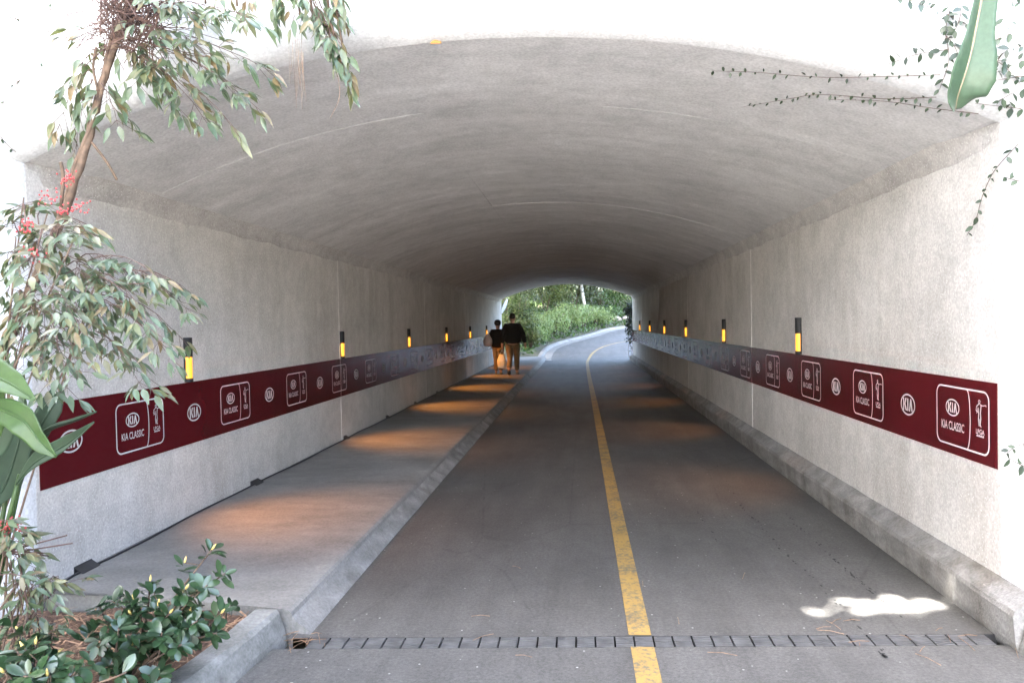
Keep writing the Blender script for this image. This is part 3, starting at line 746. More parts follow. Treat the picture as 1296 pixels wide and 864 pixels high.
def frond(twig, leaves, p0, p1, sag=0.05, ll=0.10, pairs=5, r0=0.004, start=0.3, drop=0.5):
    p0, p1 = Vector(p0), Vector(p1); ln = (p1-p0).length; pts = []
    for i in range(7):
        t = i/6; pts.append(p0.lerp(p1, t)+UP*(sag*4*t*(1-t))+rv(0.004))
    twig.tube(pts, [r0*(1-0.75*i/6) for i in range(7)], 4)
    d0 = (p1-p0).normalized()
    side = d0.cross(UP); side = side.normalized() if side.length > 0.1 else Vector((1, 0, 0))
    side = (side+rv(0.25)).normalized()
    for k in range(pairs):
        t = start+(1-start)*(k+0.5)/pairs; j = min(5, int(t*6)); q = pts[j].lerp(pts[j+1], t*6-j)
        for sg in (-1, 1):
            if rng.random() < 0.1: continue
            d = (d0*0.55+side*sg*rng.uniform(0.6, 1)+Vector((0, 0, -drop*rng.uniform(0.3, 1.2)))+rv(0.15)).normalized()
            pl_ = ll*rng.uniform(0.5, 1.1); e = q+d*pl_; twig.tube([q, e], 0.0012, 3, False)
            for a in (-0.75, 0, 0.75):
                if rng.random() < 0.15: continue
                dd = (d+d.cross(UP)*a*0.9+Vector((0, 0, -0.35*rng.random()))+rv(0.15)).normalized()
                nn = (UP*0.8+TOCAM*0.5+rv(0.45)).normalized()
                leaves.append(frame(e if a else q.lerp(e, 0.9), dd, nn, ll*rng.uniform(0.65, 1.15)))
    leaves.append(frame(p1, (d0+Vector((0, 0, -drop*0.6))).normalized(), (UP+TOCAM*0.5).normalized(), ll*1.1))
def berries(parent, spots):
    for c, n, s in spots:
        mb = MB()
        for _ in range(n): mb.ball(Vector(c)+Vector((rng.gauss(0, s), rng.gauss(0, s), rng.gauss(0, s*0.7))), 0.0046, 6, 4)
        mb.build('berry_cluster', M['berry'], parent, smooth=True, kind='stuff')

# ------------------------------------------------------------------ leaning nandina at the left (upper crown)
def lean_nandina():
    base = Vector((-3.05, 3.3, 0.05))
    root = thing('nandina_shrub', 'tall leaning shrub stem with drooping leaves before the left portal corner', 'shrub', base)
    stem = [base, at(-45, 560, 3.3), at(30, 390, 3.3), at(84, 262, 3.3), at(108, 185, 3.3), at(128, 110, 3.32), at(148, 50, 3.35), at(176, -30, 3.4), at(190, -110, 3.45)]
    mb = MB(); sp = catmull(stem, 5); mb.tube([p+rv(0.003) for p in sp], [0.024-0.010*i/len(sp) for i in range(len(sp))], 8)
    mb.tube([p+Vector((0.019*math.sin(i*.5), -0.012, 0)) for i, p in enumerate(sp[8:])], 0.009, 6)
    mb.tube(catmull([at(112, 175, 3.31), at(135, 205, 3.33), at(148, 228, 3.36)], 3), 0.006, 5)
    mb.tube(catmull([at(77, 262, 3.22), at(80, 225, 3.2), at(77, 205, 3.18)], 3), 0.008, 5)
    mb.tube(catmull([at(125, 120, 3.3), at(118, 85, 3.28), at(122, 60, 3.26)], 3), 0.006, 5)
    mb.build('trunk', M['bark'], root, smooth=True)
    dead = MB()
    for _ in range(650):
        a = at(rng.uniform(125, 200), rng.uniform(-60, 50), 3.32+rng.uniform(-.1, .12)); b = a+Vector((rng.gauss(0, .08), rng.gauss(0, .06), rng.uniform(-.16, .16)))
        dead.tube([a, a.lerp(b, .5)+rv(.012), b], 0.0026, 3, False)
    for _ in range(16):
        a = at(rng.uniform(120, 180), rng.uniform(20, 70), 3.3); b = at(rng.uniform(150, 330), rng.uniform(20, 80), 3.3+rng.uniform(-.1, .2)); dead.tube([a, a.lerp(b, .5)+rv(.03), b], 0.0016, 3, False)
    dead.build('dead_twigs', M['deadtwig'], root, kind='stuff')
    tw = MB(); lv = []
    F = [((125, 70), (85, 118), 4), ((122, 85), (72, 165), 5), ((118, 100), (95, 190), 5), ((125, 110), (150, 160), 4), ((128, 90), (135, 130), 4),
         ((140, 55), (200, 105), 5), ((145, 60), (245, 125), 6), ((150, 55), (262, 155), 6), ((150, 60), (230, 145), 5), ((150, 45), (330, 140), 8),
         ((150, 50), (300, 115), 7), ((155, 40), (345, 92), 8), ((150, 40), (270, 70), 6), ((165, 15), (320, 25), 7), ((165, 10), (260, 30), 5), ((160, 20), (230, 5), 5),
         ((140, 50), (100, 52), 3), ((150, 55), (190, 85), 5), ((150, 60), (175, 110), 5), ((150, 30), (205, 50), 4), ((150, 50), (300, 165), 6)]
    for a, b, n in F:
        frond(tw, lv, at(*a, 3.33), at(*b, 3.3+rng.uniform(-0.22, 0.12)), 0.06, 0.085, n+1, 0.0035, 0.3)
    tw.build('twigs', M['deadtwig'], root, smooth=True, kind='stuff'); place_leaves(lv, 'nandina', root)
lean_nandina()
def lower_nandina():
    base = Vector((-2.85, 3.1, 0.05))
    root = thing('nandina_shrub', 'dense sunlit shrub with red berries at the left edge of the photo', 'shrub', base)
    mb = MB(); tops = [(20, 300), (60, 270), (95, 300), (45, 360), (85, 350), (10, 420), (110, 400), (30, 250), (130, 330)]
    for i, (u, v) in enumerate(tops):
        b = base+Vector((rng.uniform(-.12, .12), rng.uniform(-.12, .12), 0)); t = at(u, v, 3.05+rng.uniform(-.15, .25))
        mb.tube(catmull([b, b.lerp(t, .5)+rv(.05), t], 5), [0.007-0.004*k/10 for k in range(11)], 6)
    mb.build('stems', M['bark'], root, smooth=True)
    tw = MB(); lv = []
    ends = [(248, 375), (240, 395), (236, 432), (222, 462), (196, 500), (180, 492), (210, 440), (190, 400), (165, 378), (200, 352), (215, 370), (160, 345), (175, 430), (150, 440), (132, 455),
            (118, 300), (105, 285), (95, 320), (60, 300), (30, 265), (15, 290), (55, 262), (20, 330), (10, 380), (40, 400), (70, 395), (95, 420), (110, 440), (60, 430), (20, 440), (30, 470), (80, 470), (100, 478), (88, 500), (60, 495), (130, 400), (120, 370), (75, 345), (40, 350), (5, 340), (50, 320), (110, 350), (140, 365), (25, 405), (5, 460), (15, 500),
            (70, 320), (85, 300), (45, 440), (75, 450)]
    for u, v in ends:
        k = rng.uniform(0.35, 0.6); a = (70+(u-70)*(1-k)-15, 330+(v-330)*(1-k)-10)
        frond(tw, lv, at(*a, 3.1+rng.uniform(-.15, .15)), at(u, v, 3.08+rng.uniform(-.3, .35)), 0.05, 0.074, 6, 0.003, 0.15)
    tw.build('twigs', M['vinestem'], root, smooth=True, kind='stuff'); place_leaves(lv, 'nandina', root)
    berries(root, [(at(86, 228, 3.1), 26, .022), (at(62, 250, 3.05), 20, .025), (at(35, 287, 2.95), 34, .02), (at(100, 262, 3.05), 22, .02), (at(78, 268, 3.0), 18, .022), (at(36, 318, 2.95), 14, .018), (at(48, 322, 2.95), 16, .018)])
lower_nandina()
def small_nandina():
    base = Vector((-2.3, 2.7, 0.05))
    root = thing('nandina_shrub', 'low shrub with yellow tinged leaves and a berry spray in the mulch bed corner', 'shrub', base)
    mb = MB(); tw = MB(); lv = []
    for u, v in ((10, 665), (30, 690), (45, 720), (62, 735), (20, 740), (5, 700), (55, 760), (35, 775)):
        t = at(u, v, 2.75+rng.uniform(-.2, .3)); b = base+Vector((rng.uniform(-.2, .2), rng.uniform(-.15, .15), 0))
        mb.tube(catmull([b, b.lerp(t, .6)+rv(.03), t], 4), 0.004, 5)
        for _ in range(3): frond(tw, lv, t, t+Vector((rng.uniform(-.05, .16), rng.uniform(-.15, .1), rng.uniform(-.12, .1))), 0.02, 0.062, 3, 0.002, 0.1)
    mb.build('stems', M['bark'], root, smooth=True)
    d = MB()
    for _ in range(14):
        a = at(rng.uniform(0, 40), rng.uniform(660, 850), 2.7); d.tube([a, a+Vector((rng.uniform(-.03, .05), 0.02, -rng.uniform(.1, .3)))], 0.0025, 3, False)
    for (ua, va), (ub, vb) in (((10, 697), (85, 677)), ((10, 700), (92, 687)), ((5, 697), (62, 700)), ((5, 700), (62, 703))): d.tube([at(ua, va, 2.7), at(ub, vb, 2.85)], 0.003, 4, False)
    d.build('dry_canes', M['deadtwig'], root, kind='stuff')
    tw.build('twigs', M['vinestem'], root, smooth=True, kind='stuff'); place_leaves(lv, 'nandina', root)
    berries(root, [(at(14, 668, 2.7), 40, .022)])
small_nandina()
def hanging_nandina():
    base = Vector((-1.75, 3.85, 4.5))
    root = thing('hanging_shrub', 'drooping leafy branch hanging over the top left of the portal arch', 'shrub', base)
    mb = MB(); tw = MB(); lv = []
    for u, v, x in ((425, 60, 0), (400, 45, 0), (380, 20, 0), (440, 95, 0), (345, 5, 0), (300, 8, 0), (260, 5, 0)):
        t = at(u, v, 3.55); m = Vector((t.x*.6+base.x*.4, 3.55, 4.4)); mb.tube(catmull([base, m, t], 5), 0.006, 5)
    mb.build('stems', M['bark'], root, smooth=True)
    E2 = [((385, -15), (420, 45), 5), ((395, -10), (432, 62), 5), ((380, -20), (405, 35), 5), ((370, -20), (372, 25), 5), ((400, -25), (430, 20), 5), ((410, 30), (438, 88), 6), ((415, 40), (446, 105), 6), ((400, 30), (425, 75), 5), ((350, -15), (348, 15), 4), ((320, -15), (310, 12), 4), ((290, -18), (272, 12), 4), ((240, -20), (238, 12), 4), ((395, 0), (412, 50), 5), ((360, -30), (395, 15), 5), ((420, -30), (432, 5), 4)]
    for a, b, n in E2: frond(tw, lv, at(*a, 3.55), at(*b, 3.5+rng.uniform(-.1, .1)), 0.02, 0.085, n, 0.003, 0.05, 0.9)
    tw.build('twigs', M['vinestem'], root, smooth=True, kind='stuff'); place_leaves(lv, 'nandina', root)
    d = MB()
    for _ in range(12):
        u = rng.uniform(365, 385); a = at(u, rng.uniform(45, 70), 3.55); d.tube([a, at(u+rng.uniform(-4, 8), rng.uniform(90, 140), 3.55)], 0.0006, 3, False)
    d.tube(catmull([at(425, 85, 3.55), at(430, 120, 3.56), at(418, 150, 3.58)], 4), 0.0012, 3, False)
    d.build('dry_strands', M['needle'], root, kind='stuff')
hanging_nandina()

# ------------------------------------------------------------------ glossy shrubs in the mulch bed
def glossy_shrub(base, tips, label, ll=0.062, dens=9):
    base = Vector(base); root = thing('glossy_shrub', label, 'shrub', base)
    mb = MB(); lv = []; buds = []
    for u, v, Y in tips:
        t = at(u, v, Y); m = base.lerp(t, 0.5)+Vector((0, 0, 0.04))+rv(0.03); path = catmull([base+rv(.02)*Vector((1, 1, 0)), m, t], 8)
        mb.tube(path, [0.008-0.005*k/(len(path)-1) for k in range(len(path))], 5)
        for wh in [1.0]+[rng.uniform(0.35, 0.95) for _ in range(dens//2)]:
            i = min(len(path)-1, int(wh*(len(path)-1))); p = path[i]
            d = (path[i]-path[max(0, i-1)]).normalized()
            if wh < 1:
                q = p+(rv(.05)+UP*.02); mb.tube([p, q], 0.0022, 4, False); p = q; d = (d+rv(.6)+UP*.4).normalized()
            a0 = rng.uniform(0, 6)
            for k in range(dens):
                an = a0+k*2.4; s = d.cross(Vector((.3, .9, .2))).normalized(); s2 = d.cross(s)
                dd = ((s*math.cos(an)+s2*math.sin(an))+d*rng.uniform(-.1, .8)+rv(.12)).normalized()
                lv.append(frame(p-d*rng.uniform(0, .045)+dd*0.006, dd, (d+UP*.5+TOCAM*.3+rv(.25)).normalized(), ll*rng.uniform(.7, 1.2)))
            if rng.random() < 0.25: buds.append((p, d))
    mb.build('stems', M['bark'], root, smooth=True)
    if buds:
        b = MB()
        for p, d in buds: b.tube([p, p+d*.012, p+d*.03], [.004, .006, .002], 6)
        b.build('buds', M['bud'], root, smooth=True, kind='stuff')
    place_leaves(lv, 'glossy', root)
glossy_shrub((-1.98, 3.05, 0.06), [(268, 695, 3.15), (285, 725, 3.1), (262, 740, 3.0), (235, 745, 3.0), (190, 735, 3.2), (170, 760, 3.1), (125, 765, 3.05), (145, 785, 2.95), (215, 775, 3.0), (280, 775, 3.05), (250, 785, 2.95), (230, 815, 2.85), (275, 800, 3.0), (205, 800, 2.9), (150, 795, 2.9)],
             'glossy dark green shrub leaning over the mulch toward the walkway')
glossy_shrub((-1.93, 2.5, 0.06), [(45, 815, 2.5), (20, 820, 2.45), (62, 830, 2.5), (60, 855, 2.4), (95, 850, 2.45), (30, 855, 2.35), (5, 850, 2.4), (70, 790, 2.6), (160, 850, 2.5), (200, 865, 2.5), (15, 790, 2.6)],
             'glossy shrub with yellow buds at the bottom left corner', 0.066, 8)
# mulch litter
lit = MB()
for _ in range(2600):
    y = rng.uniform(1.6, 3.85); x = rng.uniform(-3.4, pedge(y)-0.10); a = rng.uniform(0, 6.28); l = rng.uniform(.02, .07); z = 0.075+rng.uniform(0, .03)
    p = Vector((x, y, z)); d = Vector((math.cos(a), math.sin(a), rng.uniform(-.25, .25)))*l; s = Vector((-math.sin(a), math.cos(a), .2))*rng.uniform(.0012, .006)
    lit.add([p-d-s, p+d-s*.6, p+d+s*.6, p-d+s], [(0, 1, 2, 3)])
tag(lit.build('mulch', M['needle']), 'brown bark and needle mulch covering the planting bed', 'mulch', kind='stuff')
lit = MB()
for _ in range(42):
    r_ = rng.random()
    if r_ < .5: x, y = rng.gauss(1.75, .25), dy(1.7)+rng.gauss(.03, .09)
    elif r_ < .75: x, y = rng.gauss(-1.43, .05), dy(-1.43)+rng.gauss(0, .05)
    else: x, y = rng.uniform(-1.3, 1.9), rng.uniform(3.1, 6)
    a = rng.uniform(0, 6.28); l = rng.uniform(.02, .075)
    lit.tube([(x-l*math.cos(a), y-l*math.sin(a), .008), (x, y, .014), (x+l*math.cos(a), y+l*math.sin(a), .008)], .0014, 3, False)
tag(lit.build('pine_needles', M['needle']), 'scattered dry pine needles by the drain', 'needles', kind='stuff')
def ground_pt(u, v):
    d = ray(u, v); return CAM + d*(-HC/d.z)
tar = MB()
for pts, nn in (([(905, 585), (939, 641), (960, 662), (1000, 705), (1039, 741), (1087, 793), (1130, 840)], 75), ([(1000, 655), (1043, 696), (1075, 725), (1111, 755), (1150, 790)], 48), ([(885, 648), (910, 690)], 12), ([(1008, 668), (990, 640)], 6)):
    P = catmull([ground_pt(u, v) for u, v in pts], 10)
    for _ in range(nn):
        t = rng.random()**.8*(len(P)-2); i = int(t); q = P[i].lerp(P[i+1], t-i)+Vector((rng.gauss(0, .008), rng.gauss(0, .02), 0)); a_, b_ = rng.uniform(.003, .009), rng.uniform(.006, .02)
        if abs(q.y-dy(q.x)) < DW+.03: continue
        tar.add([(q.x+a_*math.cos(k)*rng.uniform(.7, 1.2), q.y+b_*math.sin(k)*rng.uniform(.7, 1.2), .0045) for k in [6.283*j/7 for j in range(7)]], [tuple(range(7))])
tag(tar.build('tar_drips', M['dark']), 'dotted black tar drips in lines on the right lane', 'tar drips', kind='stuff')
dl = thing('dry_leaf', 'small orange dry leaf stuck to the arch edge at top', 'leaf', hit(551, 52))
c = hit(551, 52, .01); bmx = MB(); bmx.grid([[(c.x-.03, c.y, c.z-.004), (c.x-.02, c.y-.01, c.z+.004), (c.x-.028, c.y, c.z+.006)], [(c.x, c.y-.004, c.z-.008), (c.x, c.y-.02, c.z+.002), (c.x, c.y-.004, c.z+.014)], [(c.x+.034, c.y, c.z-.006), (c.x+.03, c.y-.012, c.z+.001), (c.x+.034, c.y, c.z+.004)]])
bmx.build('blade', M['dryleaf'], dl, smooth=True)

# ------------------------------------------------------------------ large paddle leaves
def blade(path, widths, nrm, fold, m, parent, rib=True, wave=0.0, name='leaf'):
    path = catmull(path, 6); n = len(path); ws = np.interp(np.linspace(0, 1, n), np.linspace(0, 1, len(widths)), widths)
    rows = []; nrm = Vector(nrm)
    for i, p in enumerate(path):
        d = (path[min(i+1, n-1)]-path[max(i-1, 0)]).normalized(); s = d.cross(nrm).normalized(); nn = s.cross(d).normalized()
        row = []
        for k in range(-5, 6):
            t = k/5; off = s*t*ws[i]+nn*(abs(t)*fold*ws[i]+wave*ws[i]*math.sin(i*1.1+k)*abs(t))
            row.append(p+off)
        rows.append(row)
    mb = MB().grid(rows); o = mb.build(name, m, parent, smooth=True)
    md = o.modifiers.new('thick', 'SOLIDIFY'); md.thickness = 0.0025
    if rib:
        rb = MB(); rb.tube([p-nrm.normalized()*(-0.001) for p in path], [0.007*(1-.8*i/n) for i in range(n)], 5); rb.build('midrib', M['midrib'] if rib == 'pale' else m, o, smooth=True)
    return o
root = thing('bird_of_paradise', 'large paddle leaved plant at the left edge, leaves crossing the banner end', 'plant', (-2.42, 2.72, 0.05))
pet = MB(); base = Vector((-2.42, 2.72, 0.05))
for u, v, Y in ((25, 600, 2.75), (30, 590, 2.8), (-15, 530, 2.6), (-10, 600, 2.7), (20, 560, 2.85), (-40, 470, 2.6)):
    t = at(u, v, Y); pet.tube(catmull([base+rv(.03)*Vector((1, 1, 0)), base.lerp(t, .5)+rv(.02), t], 5), [0.014-.006*k/10 for k in range(11)], 7)
pet.build('petioles', M['strel_light'], root, smooth=True)
def sb(pts, ws, nr, fold, m, rib=True, wave=0.0): blade([at(u, v, Y) for u, v, Y in pts], ws, nr, fold, M[m], root, rib, wave)
sb([(22, 612, 2.72), (45, 585, 2.68), (85, 562, 2.62), (119, 534, 2.58)], [.012, .040, .036, .003], (-.3, -.8, .5), .35, 'strel_dark')
sb([(35, 568, 2.85), (62, 545, 2.85), (95, 533, 2.8), (122, 521, 2.78)], [.01, .024, .02, .004], (.1, -.35, .9), .6, 'strel_dark')
sb([(28, 585, 2.9), (48, 545, 2.9), (66, 515, 2.92), (80, 494, 2.95)], [.012, .045, .042, .004], (.5, -.8, .2), .25, 'strel_dark')
sb([(38, 565, 2.95), (50, 530, 2.95), (62, 505, 2.97), (68, 490, 2.98)], [.01, .028, .022, .004], (.5, -.8, .2), .25, 'strel_dark')
sb([(-38, 466, 2.45), (-12, 474, 2.42), (16, 487, 2.40), (44, 506, 2.38)], [.04, .06, .042, .005], (.1, -.75, .65), .3, 'strel_light', True, .04)
sb([(-18, 515, 2.4), (8, 520, 2.38), (32, 534, 2.36), (52, 560, 2.36), (71, 578, 2.36)], [.025, .042, .05, .032, .004], (-.35, -.8, .45), .3, 'strel_light', True, .03)
sb([(-10, 560, 2.5), (-5, 520, 2.45), (2, 490, 2.4)], [.02, .05, .01], (.2, -.9, .1), .2, 'strel_light')
sb([(-12, 640, 2.75), (8, 610, 2.78), (24, 560, 2.8), (32, 520, 2.82)], [.02, .062, .055, .006], (.3, -.9, .1), .3, 'strel_dark')
sb([(2, 640, 2.9), (18, 600, 2.9), (40, 575, 2.88), (58, 556, 2.86)], [.01, .04, .035, .004], (-.3, -.8, .4), .3, 'strel_dark')
sb([(-25, 600, 2.6), (-8, 560, 2.6), (8, 530, 2.6), (22, 515, 2.6)], [.02, .055, .05, .006], (.4, -.85, .1), .3, 'strel_dark')
# same kind of plant on top of the portal at the right, one leaf drooping into the arch
tb = Vector((2.2, 3.72, 4.5))
root = thing('bird_of_paradise', 'big drooping grey green leaf hanging over the top right portal corner', 'plant', tb)
pet = MB(); a1 = at(1250, -70, 3.35)
pet.tube(catmull([tb, tb+Vector((-.02, -.12, .35)), Vector((a1.x, 3.42, 4.55)), a1], 6), [.017-.006*k/18 for k in range(19)], 8)
for dx, dyy, dz in ((.5, .3, 1.1), (-.4, .35, 1.2), (.1, .5, 1.5)):
    pet.tube([tb, tb+Vector((dx*.4, dyy*.4, dz*.6)), tb+Vector((dx, dyy, dz))], .015, 7)
pet.build('petioles', M['strel_top'], root, smooth=True)
blade([a1, at(1243, -10, 3.33), at(1234, 40, 3.32), at(1228, 70, 3.32), at(1220, 98, 3.33), at(1212, 122, 3.36), at(1209, 139, 3.40)], [.03, .052, .062, .085, .102, .09, .02], (.25, -.95, .1), .6, M['strel_top'], root, 'pale', .02)
for dx, dyy, dz in ((.5, .3, 1.1), (-.4, .35, 1.2), (.1, .5, 1.5)):
    e = tb+Vector((dx, dyy, dz)); blade([e, e+Vector((dx*.4, dyy*.4, .3)), e+Vector((dx, dyy, .35)), e+Vector((dx*1.5, dyy*1.5, .15))], [.03, .13, .12, .01], (0, -.3, 1), .3, M['strel_top'], root, 'pale', .03)

# ------------------------------------------------------------------ creepers clinging to the portal
def creeper(label, stems, dens, ll, m='fig', r=0.0022, group=None):
    p0 = hit(*stems[0][0]); root = thing('creeper', label, 'creeper', p0, group); mb = MB(); lv = []
    for st in stems:
        kk = [s for s in st]; P = catmull([hit(u, v, .012+rng.uniform(0, .012)) for u, v in kk], 8); mb.tube(P, [r*(1-.5*i/len(P)) for i in range(len(P))], 4)
        ln = sum((b-a).length for a, b in zip(P, P[1:])); n = max(2, int(ln*dens))
        for k in range(n):
            t = (k+rng.random())/n*(len(P)-1); i = min(len(P)-2, int(t)); q = P[i].lerp(P[i+1], t-i); d = (P[i+1]-P[i]).normalized()
            sd = d.cross(Vector((0, -1, .2))); sd = sd.normalized() if sd.length > .1 else Vector((1, 0, 0))
            sg = 1 if k % 2 else -1
            dd = (d*.35+sd*sg*rng.uniform(.5, 1)+Vector((0, -.3, -.25))+rv(.25)).normalized()
            lv.append(frame(q+rv(.003), dd, (TOCAM+UP*.4+rv(.4)).normalized(), ll*rng.uniform(.6, 1.2)))
    mb.build('stems', M['vinestem'], root, smooth=True); place_leaves(lv, m, root)
creeper('two thin creeper shoots trailing across the arch from the right', [[(1190, 92), (1120, 94), (1040, 93), (960, 87), (902, 85)], [(1186, 120), (1120, 121), (1040, 117), (1000, 122), (942, 131)], [(1240, 140), (1180, 132), (1120, 124), (1050, 121)]], 24, 0.030)
creeper('leafy creeper spread over the white portal behind the drooping leaf', [[(1125, -5), (1165, 8), (1200, 22), (1225, 35)], [(1296, 38), (1265, 48), (1240, 60), (1215, 62)], [(1200, 15), (1195, 40), (1200, 75), (1190, 110)], [(1200, 62), (1160, 68), (1125, 78)], [(1296, 95), (1260, 100), (1235, 105)], [(1296, 78), (1262, 76), (1240, 72)], [(1296, 138), (1270, 132), (1235, 128)], [(1215, 5), (1212, 25), (1205, 45)], [(1290, 110), (1272, 120), (1262, 128)], [(1296, 8), (1270, 4), (1265, -8)], [(1190, 40), (1205, 55), (1215, 75)], [(1250, 70), (1275, 88), (1296, 112)], [(1225, 100), (1255, 92), (1290, 84)], [(1180, 8), (1150, -5)], [(1240, 30), (1262, 35), (1280, 28)], [(1296, 60), (1275, 62), (1250, 85)]], 42, 0.046)
creeper('single creeper shoot hanging down the right portal jamb', [[(1292, 182), (1272, 205), (1258, 222), (1248, 250), (1238, 278), (1229, 298)], [(1296, 230), (1280, 226), (1272, 224)]], 26, 0.042)
creeper('small creeper tip on the right jamb beside the banner end', [[(1300, 560), (1288, 566), (1277, 574)], [(1300, 590), (1290, 585), (1280, 578)]], 42, 0.05)
creeper('bare creeper shoots on the white portal at top left', [[(22, -5), (24, 20), (14, 45), (0, 62)], [(70, -5), (66, 20), (64, 45), (55, 85)], [(30, 102), (15, 110), (0, 120)], [(30, 100), (10, 125), (0, 150)], [(0, 170), (8, 180), (20, 190)], [(30, 28), (10, 20), (0, 12)]], 9, 0.03)

# ------------------------------------------------------------------ foliage clouds for shrubs and trees
def cloud_leaves(n, c, r, leaf, lumps=9, shell=0.55, seed=0, keep=None, low=False):
    g = np.random.default_rng(seed); c = np.array(c); r = np.array(r)
    L_ = g.normal(size=(lumps, 3)); L_ /= np.linalg.norm(L_, axis=1)[:, None]; L_[:, 2] = np.abs(L_[:, 2])*1.3-0.45 if low else np.abs(L_[:, 2])*0.9-0.15
    lc = L_*g.uniform(0.35, 0.72, (lumps, 1)); lr = g.uniform(0.32, 0.55, lumps)
    k = g.integers(0, lumps, n); d = g.normal(size=(n, 3)); d /= np.linalg.norm(d, axis=1)[:, None]
    rad = (shell+(1-shell)*g.random(n)**.6)*lr[k]*(1+0.18*g.normal(size=n)); P = c+(lc[k]+d*rad[:, None])*r
    nrm = d+g.normal(size=(n, 3))*.6+np.array([0, 0, .5]); nrm /= np.linalg.norm(nrm, axis=1)[:, None]
    t = np.cross(nrm, g.normal(size=(n, 3))); t /= np.linalg.norm(t, axis=1)[:, None]; b = np.cross(nrm, t)
    s = leaf*g.uniform(.6, 1.4, n)
    if keep is not None:
        m = keep(P); P, t, b, nrm, s = P[m], t[m], b[m], nrm[m], s[m]
    s = s[:, None]
    V = np.stack([P-t*s, P+b*s*.45+nrm*s*.15, P+t*s, P-b*s*.45+nrm*s*.15], 1).reshape(-1, 3)
    return V
def cloud_obj(V, name, m, parent, kind='stuff'):
    o0 = np.array(wloc(parent)); n = len(V)//4
    me = bpy.data.meshes.new(name); me.vertices.add(len(V)); me.vertices.foreach_set('co', (V-o0).ravel())
    me.loops.add(n*4); me.loops.foreach_set('vertex_index', np.arange(n*4)); me.polygons.add(n)
    me.polygons.foreach_set('loop_start', np.arange(0, n*4, 4)); me.update(calc_edges=True)
    me.materials.append(m); o = bpy.data.objects.new(name, me); col.objects.link(o); o.parent = parent
    if kind: o['kind'] = kind
    return o
seedc = [100]
def shrub(name, label, x, y, rx, ry, h, n, leaf, m, group=None, zb=None, lumps=10):
    seedc[0] += 1; z = terr(x, y) if zb is None else zb; root = thing(name, label, 'shrub', (x, y, z), group)
    st = MB()
    for _ in range(6):
        a = rng.uniform(0, 6.28); st.tube([(x, y, z-.05), (x+.3*rx*math.cos(a), y+.3*ry*math.sin(a), z+h*.45), (x+.6*rx*math.cos(a), y+.6*ry*math.sin(a), z+h*.8)], [.03, .02, .008], 5)
    st.build('stems', M['bark'], root, smooth=True)
    V = cloud_leaves(n, (x, y, z+h*.45), (rx*1.15, ry*1.15, h*.62), leaf, lumps, seed=seedc[0], low=True); V[:, 2] = np.maximum(V[:, 2], z-.02)
    cloud_obj(V, 'foliage', m, root)
def tree(name, label, base, h, crown_c, crown_r, n, leaf, m, bark, tr=.12, keep=None, lumps=16, group=None):
    seedc[0] += 1; base = Vector(base); root = thing(name, label, 'tree', base, group); cc = Vector(crown_c)
    st = MB(); top = Vector((cc.x, cc.y, cc.z-crown_r[2]*.3)); p = catmull([base-UP*.2, base.lerp(top, .35)+rv(.08), base.lerp(top, .7)+rv(.1), top], 5)
    st.tube(p, [tr*(1.25-.75*i/len(p)) for i in range(len(p))], 9)
    for _ in range(9):
        i = rng.randint(len(p)//2, len(p)-1); e = cc+Vector((rng.uniform(-.7, .7)*crown_r[0], rng.uniform(-.7, .7)*crown_r[1], rng.uniform(-.1, .6)*crown_r[2]))
        st.tube(catmull([p[i], p[i].lerp(e, .5)+UP*.2, e], 4), [tr*.5*(1-.8*k/8) for k in range(9)], 6)
    st.build('trunk', bark, root, smooth=True)
    cloud_obj(cloud_leaves(n, crown_c, crown_r, leaf, lumps, .3, seedc[0], keep), 'crown', m, root)
# planting beyond the far end
pos = [(-2.75, 38.6, 1.0, 1.2), (-2.35, 41.0, 1.15, 1.5), (-1.45, 43.2, 1.1, 1.45), (-0.65, 45.4, 1.2, 1.75), (0.25, 47.6, 1.15, 1.55), (1.1, 50.0, 1.0, 1.2)]
for i, (x, y, r_, h) in enumerate(pos):
    shrub('pale_shrub', f'pale grey green shrub along the far curved kerb, {ORD[i]} counting from the walkway', x, y, r_, r_, h, 2600, .06, M['pale_shrub'], 'pale shrubs along the far kerb')
shrub('yellow_green_shrub', 'tall yellow green shrub just beyond the tunnel beside the walking man', -3.15, 36.4, 1.15, 1.2, 2.9, 5200, .06, M['yellow_shrub'])
shrub('yellow_green_shrub', 'lower yellow green shrub at the kerb, right of the tall one', -2.35, 36.3, .6, .8, 1.2, 1800, .05, M['yellow_shrub'])
shrub('bright_groundcover', 'bright green low clump left of the pale rocks beyond the bend', 2.0, 53.0, 1.3, 1.1, 1.1, 1800, .07, M['bright'])
shrub('bright_groundcover', 'bright green low clump right of the pale rocks beyond the bend', 4.2, 54.6, 1.5, 1.2, 1.2, 2000, .07, M['bright'])
for i, (x, y) in enumerate(((2.7, 53.2), (3.3, 53.7), (3.9, 53.6), (4.5, 54.3), (5.0, 54.6))):
    b = MB(); c = Vector((x, y, terr(x, y)+.12)); b.ball(c, .28, 8, 5); b.v = [(c.x+(vx-c.x)*rng.uniform(.8, 1.25), c.y+(vy-c.y), c.z+(vz_-c.z)*rng.uniform(.55, .8)) for vx, vy, vz_ in b.v]
    tag(b.build('rock', M['rock'], loc=(x, y, terr(x, y))), f'pale rock beside the far bend, {ORD[i]} from the left', 'rock', 'rocks beyond the bend')
olive = [(-6.2, 41, 2.2, 5.2), (-4.4, 46.5, 2.3, 4.8), (-2.2, 50.5, 2.3, 4.4), (-0.3, 54.0, 2.2, 4.2), (-7.5, 48, 3, 6), (-3.6, 56, 3, 5.5)]
